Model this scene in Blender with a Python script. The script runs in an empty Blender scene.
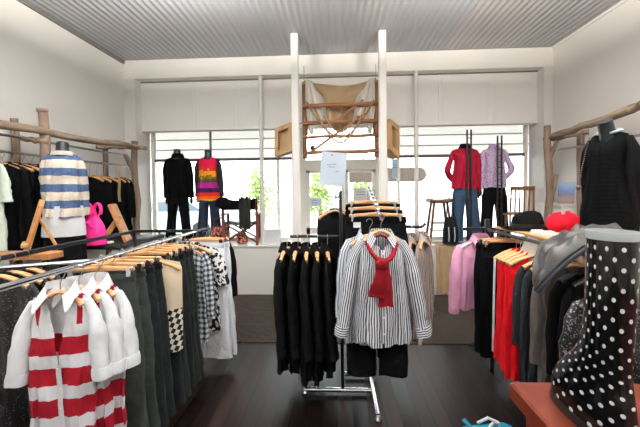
import bpy, bmesh, math, random
from mathutils import Vector, Matrix, noise as mnoise
SC = bpy.context.scene
COL = SC.collection
PI = math.pi
rnd = random.Random(11)

# ------------------------------------------------------------------ helpers
def lin(r, g, b):
    def f(c):
        c /= 255.0
        return c / 12.92 if c <= .04045 else ((c + .055) / 1.055) ** 2.4
    return (f(r), f(g), f(b), 1.0)

class NB:
    """material builder"""
    def __init__(self, name, rough=.85, metal=0.0, spec=.4):
        self.m = bpy.data.materials.new(name)
        self.m.use_nodes = True
        self.nt = self.m.node_tree
        self.b = self.nt.nodes['Principled BSDF']
        self.b.inputs['Roughness'].default_value = rough
        self.b.inputs['Metallic'].default_value = metal
        self.b.inputs['Specular IOR Level'].default_value = spec
    def node(self, t):
        return self.nt.nodes.new(t)
    def link(self, a, b):
        self.nt.links.new(a, b)
    def put(self, sock, v):
        if isinstance(v, bpy.types.NodeSocket):
            self.link(v, sock)
        else:
            sock.default_value = v
    def math(self, op, a, b=0.0, c=None):
        n = self.node('ShaderNodeMath'); n.operation = op
        self.put(n.inputs[0], a); self.put(n.inputs[1], b)
        if c is not None: self.put(n.inputs[2], c)
        return n.outputs[0]
    def uv(self):
        t = self.node('ShaderNodeTexCoord'); s = self.node('ShaderNodeSeparateXYZ')
        self.link(t.outputs['UV'], s.inputs[0])
        return s.outputs[0], s.outputs[1]
    def coord(self, which='Object'):
        return self.node('ShaderNodeTexCoord').outputs[which]
    def sep(self, v):
        s = self.node('ShaderNodeSeparateXYZ'); self.link(v, s.inputs[0]); return s.outputs
    def comb(self, x, y, z=0.0):
        s = self.node('ShaderNodeCombineXYZ')
        self.put(s.inputs[0], x); self.put(s.inputs[1], y); self.put(s.inputs[2], z)
        return s.outputs[0]
    def noise(self, scale, vec=None, detail=3.0):
        n = self.node('ShaderNodeTexNoise')
        n.inputs['Scale'].default_value = scale; n.inputs['Detail'].default_value = detail
        if vec is None: vec = self.coord()
        self.link(vec, n.inputs['Vector'])
        return n.outputs[0]
    def voronoi(self, scale, vec, feature='F1', out='Distance'):
        n = self.node('ShaderNodeTexVoronoi'); n.feature = feature
        n.inputs['Scale'].default_value = scale
        self.link(vec, n.inputs['Vector'])
        return n.outputs[out]
    def mix(self, f, a, b):
        n = self.node('ShaderNodeMix'); n.data_type = 'RGBA'
        self.put(n.inputs[0], f); self.put(n.inputs[6], a); self.put(n.inputs[7], b)
        return n.outputs[2]
    def ramp(self, f, stops, interp='LINEAR'):
        n = self.node('ShaderNodeValToRGB'); r = n.color_ramp; r.interpolation = interp
        while len(r.elements) < len(stops): r.elements.new(.5)
        for e, (p, c) in zip(r.elements, stops):
            e.position = p; e.color = c
        self.put(n.inputs[0], f)
        return n.outputs[0]
    def color(self, v):
        self.put(self.b.inputs['Base Color'], v); return self
    def bump(self, h, strength=.3, dist=.01):
        n = self.node('ShaderNodeBump')
        n.inputs['Strength'].default_value = strength; n.inputs['Distance'].default_value = dist
        self.put(n.inputs['Height'], h)
        self.link(n.outputs[0], self.b.inputs['Normal']); return self
    def sheen(self, w):
        self.b.inputs['Sheen Weight'].default_value = w; return self

def scale_c(c, k):
    return (min(c[0]*k, 1), min(c[1]*k, 1), min(c[2]*k, 1), 1)

def plain(name, c, rough=.85, metal=0.0, var=.12, sc=12.0, bump=0.0, bsc=200.0, spec=.4):
    n = NB(name, rough, metal, spec)
    if var:
        n.color(n.mix(n.noise(sc), scale_c(c, 1-var), scale_c(c, 1+var)))
    else:
        n.color(c)
    if bump:
        n.bump(n.noise(bsc), bump, .004)
    return n.m

def cloth(name, c, var=.18, sc=9.0, bump=.25, bsc=260.0, rough=.92, spec=.2, sheen=0.0):
    n = NB(name, rough, 0.0, spec)
    n.color(n.mix(n.noise(sc), scale_c(c, 1-var), scale_c(c, 1+var)))
    fold = n.noise(11, n.coord(), 4)
    n.bump(n.math('ADD', n.math('MULTIPLY', n.noise(bsc), .06), fold), .55, .03)
    if sheen: n.sheen(sheen)
    return n.m

class MB:
    """collects shapes, links them as one mesh object"""
    def __init__(self):
        self.v = []; self.f = []; self.u = []
    def grid(self, rows, closed=False, capa=False, capb=False, M=None):
        n = len(rows[0]); base = len(self.v)
        rows = [[Vector(p) for p in r] for r in rows]
        # uv: u along the row in metres (mean row), v down the columns
        m = len(rows)
        mid = rows[m // 2]
        us = [0.0]
        for j in range(1, n): us.append(us[-1] + (mid[j] - mid[j-1]).length)
        if closed: us.append(us[-1] + (mid[0] - mid[-1]).length)
        vs = [0.0]; q = n // 4
        for i in range(1, m): vs.append(vs[-1] + (rows[i][q] - rows[i-1][q]).length)
        for r in rows:
            for p in r: self.v.append(M @ p if M else p)
        lim = n if closed else n - 1
        for i in range(m - 1):
            for j in range(lim):
                k = (j + 1) % n
                a, b = base + i*n + j, base + i*n + k
                self.f.append((a, b, b + n, a + n))
                self.u.append(((us[j], vs[i]), (us[j+1], vs[i]), (us[j+1], vs[i+1]), (us[j], vs[i+1])))
        if capa:
            self.f.append(tuple(base + j for j in reversed(range(n)))); self.u.append(tuple((us[j], vs[0]) for j in reversed(range(n))))
        if capb:
            o = base + (m-1)*n
            self.f.append(tuple(o + j for j in range(n))); self.u.append(tuple((us[j], vs[-1]) for j in range(n)))
        return self
    def box(self, c, s, bev=.004, M=None):
        hx, hy, hz = s[0]/2, s[1]/2, s[2]/2
        b = min(bev, hx*.45, hy*.45, hz*.45)
        def ring(z, i):
            x, y = hx - i, hy - i
            return [(c[0]+px, c[1]+py, c[2]+z) for px, py in ((-x+b, -y), (x-b, -y), (x, -y+b), (x, y-b), (x-b, y), (-x+b, y), (-x, y-b), (-x, -y+b))]
        return self.grid([ring(-hz, b), ring(-hz+b, 0), ring(hz-b, 0), ring(hz, b)], True, True, True, M)
    def span(self, x0, x1, y0, y1, z0, z1, bev=.004):
        return self.box(((x0+x1)/2, (y0+y1)/2, (z0+z1)/2), (x1-x0, y1-y0, z1-z0), bev)
    def tube(self, path, rad, n=10, flat=1.0, cap=True, ref=(0, 1, 0), M=None, jit=0.0, seed=0):
        path = [Vector(p) for p in path]
        if not hasattr(rad, '__len__'): rad = [rad] * len(path)
        rg = random.Random(seed)
        rows = []
        last = None
        for i, p in enumerate(path):
            t = (path[min(i+1, len(path)-1)] - path[max(i-1, 0)])
            t = t.normalized() if t.length > 1e-9 else Vector((0, 0, 1))
            s = t.cross(Vector(ref))
            if s.length < .15: s = t.cross(Vector((1, 0, 0)) if abs(t.x) < .9 else Vector((0, 0, 1)))
            s.normalize()
            if last is not None and s.dot(last) < 0: s = -s
            last = s
            o = s.cross(t).normalized()
            ra = rad[i]; rb = 0 if isinstance(ra, tuple) else ra * flat
            if isinstance(ra, tuple): ra, rb = ra
            rows.append([p + s*(ra*math.cos(2*PI*j/n)*(1+jit*(rg.random()-.5))) + o*(rb*math.sin(2*PI*j/n)*(1+jit*(rg.random()-.5))) for j in range(n)])
        return self.grid(rows, True, cap, cap, M)
    def rod(self, a, b, r, n=10):
        return self.tube([a, b], r, n)
    def ball(self, c, r, n=14, m=9, M=None):
        if not hasattr(r, '__len__'): r = (r, r, r)
        rows = []
        for i in range(m+1):
            th = PI*(.02 + .96*i/m)
            rows.append([(c[0]+r[0]*math.sin(th)*math.cos(2*PI*j/n), c[1]+r[1]*math.sin(th)*math.sin(2*PI*j/n), c[2]-r[2]*math.cos(th)) for j in range(n)])
        return self.grid(rows, True, True, True, M)
    def lathe(self, prof, c=(0, 0, 0), n=20, cap=True, M=None):
        rows = [[(c[0]+r*math.cos(2*PI*j/n), c[1]+r*math.sin(2*PI*j/n), c[2]+z) for j in range(n)] for r, z in prof]
        return self.grid(rows, True, cap, cap, M)
    def prism(self, poly, y0, y1, M=None):
        """poly in x,z extruded along y"""
        return self.grid([[(x, y0, z) for x, z in poly], [(x, y1, z) for x, z in poly]], True, True, True, M)
    def build(self, name, mat, parent=None, smooth=True, angle=42):
        me = bpy.data.meshes.new(name)
        me.from_pydata([tuple(p) for p in self.v], [], self.f)
        uvl = me.uv_layers.new(name='UVMap')
        i = 0
        for fu in self.u:
            for t in fu:
                uvl.data[i].uv = t; i += 1
        bm = bmesh.new(); bm.from_mesh(me)
        bmesh.ops.recalc_face_normals(bm, faces=bm.faces[:])
        bm.to_mesh(me); bm.free()
        if smooth:
            me.shade_smooth(); me.set_sharp_from_angle(angle=math.radians(angle))
        me.materials.append(mat)
        o = bpy.data.objects.new(name, me); COL.objects.link(o)
        if parent: o.parent = parent
        return o

def thing(name, label, cat, loc=(0, 0, 0), rotz=0.0, group=None):
    o = bpy.data.objects.new(name, None); COL.objects.link(o)
    o.empty_display_size = .1
    o.location = loc; o.rotation_euler = (0, 0, rotz)
    o['label'] = label; o['category'] = cat
    if group: o['group'] = group
    return o

def tag(o, label, cat, group=None, loc=None, rotz=None):
    o['label'] = label; o['category'] = cat
    if group: o['group'] = group
    if loc: o.location = loc
    if rotz is not None: o.rotation_euler = (0, 0, rotz)
    return o

def struct(o):
    o['kind'] = 'structure'; return o

def dup(root, loc, rotz, label, group=None):
    def cp(o, par):
        c = o.copy(); COL.objects.link(c)
        if par: c.parent = par
        for ch in list(o.children): cp(ch, c)
        return c
    r = cp(root, None)
    r.location = loc; r.rotation_euler = (0, 0, rotz); r['label'] = label
    if group: r['group'] = group
    return r

def smoothstep(a, b, x):
    t = max(0.0, min(1.0, (x-a)/(b-a))); return t*t*(3-2*t)

def lerp(a, b, t): return a + (b-a)*t

def crumple(rows, amp, seed=0, fx=16.0, fz=6.0, top=.0):
    """cloth folds: pushes every point by smooth noise that is stretched downwards"""
    off = Vector((seed*3.17, seed*1.71, seed*.53)); out = []
    for r in rows:
        q = []
        for p in r:
            p = Vector(p)
            k = amp*smoothstep(top, top - .12, p.z)
            a = mnoise.noise(Vector((p.x*fx, p.y*fx*.6, p.z*fz)) + off)
            b = mnoise.noise(Vector((p.x*fx*2.1 + p.z*9, p.y*fx, p.z*fz*2.3)) + off*2)
            q.append(p + Vector((.45*b, a + .5*b, .2*a))*k)
        out.append(q)
    return out

def interp(tab, x):
    if x <= tab[0][0]: return tab[0][1]
    for (x0, y0), (x1, y1) in zip(tab, tab[1:]):
        if x <= x1: return lerp(y0, y1, (x-x0)/(x1-x0))
    return tab[-1][1]

# ------------------------------------------------------------------ materials
M = {}
def build_materials():
    # plaster
    n = NB('plaster', .8, 0, .3)
    co = n.coord('Object')
    n.color(n.mix(n.noise(1.3, co, 5), lin(222, 219, 213), lin(234, 232, 227)))
    n.bump(n.noise(45, co, 4), .12, .004); M['plaster'] = n.m
    M['white_paint'] = plain('white_paint', lin(238, 236, 230), .45, var=.03, sc=3)
    M['cream_paint'] = plain('cream_paint', lin(248, 246, 242), .5, var=.03, sc=3)
    M['door_paint'] = plain('door_paint', lin(240, 238, 230), .4, var=.03, sc=3)
    M['grey_trim'] = plain('grey_trim', lin(120, 120, 118), .5, var=.05)
    M['dark_bar'] = plain('dark_bar', lin(84, 74, 72), .5, var=.05)
    # corrugated iron: painted grey, each sheet a slightly different tint
    n = NB('corrugated_iron', .5, 0, .5)
    x, y, z = n.sep(n.coord('Object'))
    sheet = n.math('FLOOR', n.math('MULTIPLY', x, 1/.76))
    w = n.node('ShaderNodeTexWhiteNoise'); w.noise_dimensions = '1D'; n.link(sheet, w.inputs['W'])
    base = n.ramp(w.outputs['Value'], [(0, lin(172, 178, 185)), (.45, lin(180, 184, 189)), (.8, lin(184, 186, 188)), (1, lin(190, 182, 177))])
    n.color(n.mix(n.math('MULTIPLY', n.noise(1.7), .5), base, lin(188, 186, 186))); M['iron'] = n.m
    # floor boards running towards the window
    n = NB('dark_floorboards', .34, 0, .14)
    co = n.coord('Object'); x, y, z = n.sep(co)
    bi = n.math('FLOOR', n.math('MULTIPLY', x, 1/.105))
    w = n.node('ShaderNodeTexWhiteNoise'); w.noise_dimensions = '1D'; n.link(bi, w.inputs['W'])
    grain = n.noise(3, n.comb(n.math('MULTIPLY', x, 9), n.math('MULTIPLY', y, .8), n.math('MULTIPLY', bi, 3.7)), 3)
    c = n.ramp(n.math('ADD', n.math('MULTIPLY', w.outputs['Value'], .7), n.math('MULTIPLY', grain, .3)),
               [(0, lin(8, 5, 5)), (.45, lin(19, 12, 11)), (1, lin(46, 33, 30))])
    fx = n.math('ABSOLUTE', n.math('SUBTRACT', n.math('FRACT', n.math('MULTIPLY', x, 1/.105)), .5))
    gap = n.math('GREATER_THAN', fx, .46)
    n.color(n.mix(gap, c, lin(3, 2, 2)))
    n.put(n.b.inputs['Roughness'], n.math('ADD', n.math('MULTIPLY', w.outputs['Value'], .12), .24))
    M['floor'] = n.m
    # timber
    def timber(name, c1, c2, rough=.6, k=14.0, ax=2):
        n = NB(name, rough, 0, .35)
        s = n.sep(n.coord('Object'))
        v = [n.math('MULTIPLY', q, k) for q in s]; v[ax] = n.math('MULTIPLY', s[ax], 1.4)
        g = n.noise(2.2, n.comb(*v), 5)
        n.color(n.ramp(g, [(.25, c1), (.75, c2)])); n.bump(g, .25, .004); M[name] = n.m
    timber('branch_wood', lin(98, 80, 66), lin(164, 146, 124), .85, 10, 1)
    timber('branch_post_wood', lin(94, 76, 66), lin(148, 126, 110), .85, 10, 2)
    timber('rustic_wood', lin(108, 68, 44), lin(160, 112, 76), .8, 16, 0)
    timber('rustic_post_wood', lin(104, 66, 44), lin(150, 106, 74), .8, 16, 2)
    timber('counter_wood', lin(72, 26, 15), lin(102, 41, 25), .3, 9, 1)
    timber('pine', lin(176, 124, 76), lin(212, 164, 110), .55, 22, 0)
    timber('hanger_wood', lin(188, 136, 88), lin(216, 168, 120), .45, 26, 0)
    timber('stool_wood', lin(70, 44, 34), lin(110, 74, 58), .55, 16, 2)
    timber('red_wood', lin(84, 34, 28), lin(128, 60, 48), .5, 16, 2)
    timber('hide', lin(176, 138, 98), lin(206, 172, 130), .8, 5, 2)
    timber('table_wood', lin(150, 98, 58), lin(190, 134, 86), .5, 9, 0)
    M['chrome'] = plain('chrome', lin(205, 208, 212), .18, 1.0, var=.02)
    M['steel'] = plain('steel', lin(165, 168, 172), .3, 1.0, var=.05)
    M['black_metal'] = plain('black_metal', lin(30, 29, 30), .4, .3, var=.1)
    M['black_plastic'] = plain('black_plastic', lin(24, 24, 26), .45, 0, var=.1)
    M['form_black'] = plain('form_black', lin(20, 27, 32), .35, 0, var=.1)
    # cloths
    M['black_cloth'] = cloth('black_cloth', lin(12, 12, 14), spec=.08)
    M['soft_black_cloth'] = cloth('soft_black_cloth', lin(9, 9, 10), spec=.08)
    M['charcoal_denim'] = cloth('charcoal_denim', lin(50, 54, 53), .3, 14)
    M['dark_denim'] = cloth('dark_denim', lin(27, 30, 32), .3, 14)
    M['olive_cloth'] = cloth('olive_cloth', lin(34, 38, 35), .25, 12)
    M['seam_thread'] = plain('seam_thread', lin(84, 82, 76), .8, var=.05)
    M['navy_denim'] = cloth('navy_denim', lin(40, 48, 62), .3, 14)
    M['blue_denim'] = cloth('blue_denim', lin(52, 74, 98), .3, 12)
    M['white_cloth'] = cloth('white_cloth', lin(214, 217, 221), .04)
    M['bright_white'] = cloth('bright_white', lin(234, 238, 244), .03)
    M['carpet'] = cloth('carpet', lin(56, 49, 43), .2, 5, .4, 300)
    M['cream_knit'] = cloth('cream_knit', lin(186, 177, 165), .12, 30, .8, 90)
    M['pink_cloth'] = cloth('pink_cloth', lin(222, 160, 190), .1)
    M['hot_pink'] = plain('hot_pink', lin(240, 40, 140), .5, var=.06)
    M['red_cloth'] = cloth('red_cloth', lin(206, 18, 26), .15)
    M['bright_red'] = cloth('bright_red', lin(200, 14, 24), .15, 12)
    M['crimson_cloth'] = cloth('crimson_cloth', lin(158, 24, 48), .15)
    M['red_scarf'] = cloth('red_scarf', lin(112, 6, 18), .2, 20)
    M['red_knit'] = cloth('red_knit', lin(184, 14, 34), .3, 60, .9, 70)
    M['grey_cloth'] = cloth('grey_cloth', lin(33, 36, 39), .2)
    M['taupe_cloth'] = cloth('taupe_cloth', lin(84, 77, 73), .12)
    M['mint_cloth'] = cloth('mint_cloth', lin(216, 228, 216), .04)
    M['canvas_white'] = cloth('canvas_white', lin(226, 222, 212), .06)
    M['leather_grey'] = plain('leather_grey', lin(54, 51, 50), .5, 0, .5, 9, .7, 30, .4)
    M['leather_edge'] = plain('leather_edge', lin(30, 32, 38), .5, 0, .2)
    M['paper'] = plain('paper', lin(214, 228, 244), .7, 0, .02, 3)
    M['ink'] = plain('ink', lin(70, 84, 120), .7, 0, .0)
    M['white_plastic'] = plain('white_plastic', lin(226, 228, 230), .4, 0, .02)
    M['turquoise'] = plain('turquoise', lin(40, 140, 165), .4, 0, .05)
    M['shell_button'] = plain('shell_button', lin(220, 214, 204), .3, 0, .05)
    M['rope'] = plain('rope', lin(150, 116, 84), .9, 0, .2, 60)
    # hessian
    n = NB('hessian', .95, 0, .1)
    u, v = n.uv()
    wv = n.math('MULTIPLY', n.math('SINE', n.math('MULTIPLY', u, 900)), n.math('SINE', n.math('MULTIPLY', v, 900)))
    n.color(n.mix(n.noise(9), lin(146, 122, 92), lin(182, 158, 124))); n.bump(wv, .3, .002); M['hessian'] = n.m
    # sweater knit bands (blue and cream)
    n = NB('blue_cream_knit', .95, 0, .1)
    x, y, z = n.sep(n.coord('Object'))
    zz = n.math('ADD', z, n.math('MULTIPLY', n.math('SUBTRACT', n.noise(14), .5), .02))
    fr = n.math('FRACT', n.math('MULTIPLY', n.math('ADD', zz, .004), 1/.138))
    band = n.math('GREATER_THAN', fr, .52)
    blue = n.mix(n.noise(70), lin(44, 62, 94), lin(86, 106, 138)); cream = n.mix(n.noise(50), lin(196, 184, 168), lin(228, 220, 208))
    n.color(n.mix(band, cream, blue)); n.bump(n.noise(110), .9, .006); M['blue_cream_knit'] = n.m
    # rainbow jumper: bands by height, wavy upper edge
    n = NB('rainbow_knit', .9, 0, .1)
    x, y, z = n.sep(n.coord('Object'))
    wob = n.math('MULTIPLY', n.math('SUBTRACT', n.noise(16), .5), n.math('MULTIPLY', n.math('GREATER_THAN', z, -.31), .16))
    t = n.math('MULTIPLY', n.math('ADD', n.math('ADD', z, wob), .68), 1/.68)
    n.color(n.ramp(t, [(0, lin(246, 186, 40)), (.05, lin(238, 110, 34)), (.12, lin(226, 50, 44)), (.2, lin(60, 30, 72)), (.3, lin(170, 40, 140)),
                       (.42, lin(78, 66, 40)), (.5, lin(120, 96, 36)), (.56, lin(244, 160, 40)), (.68, lin(222, 44, 52)), (.8, lin(214, 30, 74))], 'CONSTANT'))
    M['rainbow_knit'] = n.m
    # vertical stripes black on white
    def stripes(name, c1, c2, per, duty, use_v=False):
        n = NB(name, .85, 0, .2); u, v = n.uv(); q = v if use_v else u
        fr = n.math('FRACT', n.math('MULTIPLY', q, 1/per))
        s = n.math('LESS_THAN', fr, duty)
        s = n.math('MULTIPLY', s, .92)
        n.color(n.mix(s, c1, c2)); n.bump(n.noise(13, None, 4), .5, .025); M[name] = n.m
    stripes('black_stripe_cotton', lin(214, 217, 224), lin(18, 20, 30), .0142, .5)
    stripes('black_stripe_cuff', lin(214, 217, 224), lin(18, 20, 30), .0142, .5, True)
    stripes('grey_stripe_cotton', lin(206, 210, 216), lin(90, 98, 112), .02, .4)
    stripes('taupe_stripe_cotton', lin(150, 138, 130), lin(92, 82, 78), .022, .4)
    # white cotton with broad red bands
    n = NB('red_band_cotton', .85, 0, .2)
    x, y, z = n.sep(n.coord('Object'))
    def inr(a, b): return n.math('MULTIPLY', n.math('GREATER_THAN', z, a), n.math('LESS_THAN', z, b))
    m_ = n.math('ADD', n.math('ADD', inr(-.285, -.205), inr(-.425, -.345)), n.math("ADD", inr(-.57, -.487), inr(-.715, -.63)))
    strap = n.math('MULTIPLY', n.math('GREATER_THAN', z, -.15), n.math('MULTIPLY', n.math('GREATER_THAN', n.math('ABSOLUTE', x), .076), n.math('LESS_THAN', n.math('ABSOLUTE', x), .098)))
    m_ = n.math('ADD', m_, strap)
    n.color(n.mix(m_, lin(214, 215, 220), lin(140, 14, 30))); n.bump(n.noise(13, None, 4), .5, .025); M['red_band_cotton'] = n.m
    # check
    n = NB('check_cotton', .9, 0, .2); u, v = n.uv()
    a = n.math('LESS_THAN', n.math('FRACT', n.math('MULTIPLY', u, 1/.04)), .5)
    b = n.math('LESS_THAN', n.math('FRACT', n.math('MULTIPLY', v, 1/.04)), .5)
    n.color(n.ramp(n.math('MULTIPLY', n.math('ADD', a, b), .5), [(0, lin(196, 200, 204)), (.4, lin(120, 124, 130)), (.9, lin(36, 38, 44))], 'CONSTANT')); M['check_cotton'] = n.m
    # black splodges on white
    n = NB('splodge_cotton', .9, 0, .2)
    n.color(n.mix(n.math('GREATER_THAN', n.noise(34, None, 1), .49), lin(24, 24, 28), lin(222, 222, 224))); M['splodge_cotton'] = n.m
    # diamond black and white panel
    n = NB('diamond_cotton', .9, 0, .2); u, v = n.uv()
    a = n.math('LESS_THAN', n.math('FRACT', n.math('MULTIPLY', n.math('ADD', u, n.math('MULTIPLY', v, .6)), 1/.06)), .5)
    b = n.math('LESS_THAN', n.math('FRACT', n.math('MULTIPLY', n.math('SUBTRACT', v, n.math('MULTIPLY', u, .6)), 1/.07)), .5)
    low = n.math('GREATER_THAN', v, .3)
    d = n.mix(n.math('ABSOLUTE', n.math('SUBTRACT', a, b)), lin(22, 22, 24), lin(216, 208, 190))
    n.color(n.mix(low, lin(206, 190, 164), d)); M['diamond_cotton'] = n.m
    # lilac fleck
    n = NB('lilac_fleck', .9, 0, .2)
    n.color(n.mix(n.math('LESS_THAN', n.voronoi(42, n.coord()), .3), lin(206, 186, 214), lin(130, 100, 146))); M['lilac_fleck'] = n.m
    # sequins
    n = NB('sequin', .35, .3, .6)
    ce = n.voronoi(210, n.coord(), out='Color'); cx = n.sep(ce)[0]
    n.color(n.mix(n.math('GREATER_THAN', n.math('ADD', cx, n.math('MULTIPLY', n.noise(12), .5)), 1.1), lin(16, 16, 18), lin(130, 132, 138)))
    n.bump(cx, .9, .004); M['sequin'] = n.m
    n = NB('dark_sequin', .4, .2, .5)
    ce = n.voronoi(170, n.coord(), out='Color'); cx = n.sep(ce)[0]
    n.color(n.mix(n.math('GREATER_THAN', cx, .93), lin(12, 12, 13), lin(84, 86, 90))); n.bump(cx, .8, .004); M['dark_sequin'] = n.m
    # open black knit
    n = NB('black_knit', .95, 0, .06); u, v = n.uv()
    row = n.math('SINE', n.math('MULTIPLY', v, 260)); clm = n.math('SINE', n.math('MULTIPLY', u, 330))
    n.color(n.mix(n.math('GREATER_THAN', n.math('MULTIPLY', row, clm), .62), lin(8, 9, 10), lin(15, 16, 18)))
    n.bump(n.math('ADD', row, clm), .2, .003); M['black_knit'] = n.m
    # polka dots on glossy rubber
    n = NB('polka_rubber', .13, 0, .35); u, v = n.uv()
    vv = n.math('MULTIPLY', v, 1/.021); r = n.math('FLOOR', vv)
    uu = n.math('ADD', n.math('MULTIPLY', u, 1/.04), n.math('MULTIPLY', n.math('MODULO', r, 2), .5))
    du = n.math('MULTIPLY', n.math('SUBTRACT', n.math('FRACT', uu), .5), .04); dv = n.math('MULTIPLY', n.math('SUBTRACT', n.math('FRACT', vv), .5), .021)
    dd = n.math('ADD', n.math('MULTIPLY', du, du), n.math('MULTIPLY', dv, dv))
    n.color(n.mix(n.math('LESS_THAN', dd, .005**2), lin(7, 7, 8), lin(178, 182, 186))); M['polka_rubber'] = n.m
    M['black_rubber'] = plain('black_rubber', lin(16, 16, 17), .3, 0, .1)
    M['boot_lining'] = plain('boot_lining', lin(150, 156, 158), .7, 0, .08)
    # mixed dark red weave for the bag under the chair
    n = NB('red_weave', .9, 0, .2)
    n.color(n.ramp(n.noise(28), [(.35, lin(52, 24, 24)), (.5, lin(140, 58, 52)), (.62, lin(210, 170, 140)), (.7, lin(60, 30, 34))])); M['red_weave'] = n.m
    # book cover
    n = NB('book_cover', .4, 0, .4); x, y, z = n.sep(n.coord())
    t = n.math('ADD', n.math('MULTIPLY', z, 3.6), n.math('MULTIPLY', n.noise(18), .28))
    n.color(n.ramp(t, [(0, lin(96, 72, 70)), (.35, lin(150, 122, 118)), (.55, lin(92, 96, 128)), (.75, lin(110, 140, 190)), (1, lin(160, 186, 220))])); M['book_cover'] = n.m
    # glass
    m = bpy.data.materials.new('window_glass'); m.use_nodes = True; nt = m.node_tree; nt.nodes.clear()
    o = nt.nodes.new('ShaderNodeOutputMaterial'); mx = nt.nodes.new('ShaderNodeMixShader'); tr = nt.nodes.new('ShaderNodeBsdfTransparent')
    gl = nt.nodes.new('ShaderNodeBsdfGlossy'); gl.inputs['Roughness'].default_value = .02; fr = nt.nodes.new('ShaderNodeFresnel'); fr.inputs[0].default_value = 1.45
    tr.inputs[0].default_value = (.96, .98, .97, 1)
    nt.links.new(fr.outputs[0], mx.inputs[0]); nt.links.new(tr.outputs[0], mx.inputs[1]); nt.links.new(gl.outputs[0], mx.inputs[2]); nt.links.new(mx.outputs[0], o.inputs[0])
    M['glass'] = m
    # translucent blind
    m = bpy.data.materials.new('translucent_blind'); m.use_nodes = True; nt = m.node_tree; nt.nodes.clear()
    o = nt.nodes.new('ShaderNodeOutputMaterial'); mx = nt.nodes.new('ShaderNodeMixShader'); tl = nt.nodes.new('ShaderNodeBsdfTranslucent'); df = nt.nodes.new('ShaderNodeBsdfDiffuse')
    tl.inputs[0].default_value = lin(228, 226, 224); df.inputs[0].default_value = lin(236, 232, 224); mx.inputs[0].default_value = .45
    nt.links.new(tl.outputs[0], mx.inputs[1]); nt.links.new(df.outputs[0], mx.inputs[2]); nt.links.new(mx.outputs[0], o.inputs[0])
    M['blind'] = m
    # outside
    M['pavement'] = plain('pavement', lin(205, 200, 192), .9, 0, .06, 2)
    M['road'] = plain('road', lin(150, 150, 150), .9, 0, .08, 2)
    M['leaf'] = plain('leaf', lin(130, 152, 84), .6, 0, .25, 3)
    M['bark'] = plain('bark', lin(120, 100, 80), .9, 0, .2)
    M['car_paint'] = plain('car_paint', lin(150, 165, 180), .25, .2, .02)
    M['car_glass'] = plain('car_glass', lin(60, 72, 82), .1, 0, .02)
    M['tyre'] = plain('tyre', lin(34, 34, 36), .8, 0, .1)
    M['board_brown'] = plain('board_brown', lin(66, 54, 50), .6, 0, .08, 5)
    M['pale_blue'] = plain('pale_blue', lin(176, 204, 226), .6, 0, .04)
build_materials()
# ------------------------------------------------------------------ garments
def body_rows(L, sw, hw, t, nw=.07, slope=.3, gap=None, drop=.05, ripple=.012, folds=7, seed=0, N=64, R=30, waist=None, tprof=None, open_front=True):
    """rows of a top hanging from a shoulder line; -y is the front, z=0 the neck point"""
    rg = random.Random(seed); ph = [rg.random()*6.28 for _ in range(4)]
    rows = []
    zs = [0, .012, .03, .055, .085, .12, .16] + [.16 + (L-.16)*(i/(R-7)) for i in range(1, R-6)]
    for zz in zs:
        s = zz / L
        W = lerp(sw, hw, smoothstep(.1, 1, s)) + (waist or 0) * math.sin(PI*min(1, s*1.3)) - .012*(1-smoothstep(0, .04, zz))
        T = lerp(.010, t, smoothstep(0, .16, zz)) if not tprof else tprof(zz)
        fl = 1 - smoothstep(.02, .42, zz)
        rp = ripple * smoothstep(.08, .9, s)
        g = gap(zz) if gap else .0015
        r = []
        for j in range(N + (1 if open_front else 0)):
            a = -PI/2 + 2*PI*j/N
            ca, sa = math.cos(a), math.sin(a)
            x = W*math.copysign(abs(ca)**.75, ca); y = T*math.copysign(abs(sa)**.7, sa)
            if j == 0: x = 0.0
            if j == N: x = 0.0
            if sa < 0 and abs(x) < g + .001:
                x = g if j < N/2 else -g
            ax = abs(x)
            z = -zz - slope*max(0, ax - nw*.8)*fl
            if ax < nw:
                k = math.sqrt(1 - (ax/nw)**2)
                yn = nw*.72*k
                kk = 1 - smoothstep(0, .09, zz)
                if sa >= 0: y = max(y, lerp(y, yn, kk)); z += .012*k*kk
                else: y = min(y, lerp(y, -yn, kk)); z -= drop*k*kk
            w = math.sin(folds*a + ph[0]) + .6*math.sin((folds*2+1)*a + ph[1] + 3*s) + .4*math.sin(3*a + ph[2] + 5*s)
            y += rp*w*(.5+.5*abs(sa)); x += rp*.5*math.sin(5*a + ph[3] + 4*s)*abs(ca)
            z += rp*.6*math.sin(4*a+ph[1])*s
            r.append((x, y, z))
        rows.append(r)
    return rows

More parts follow.
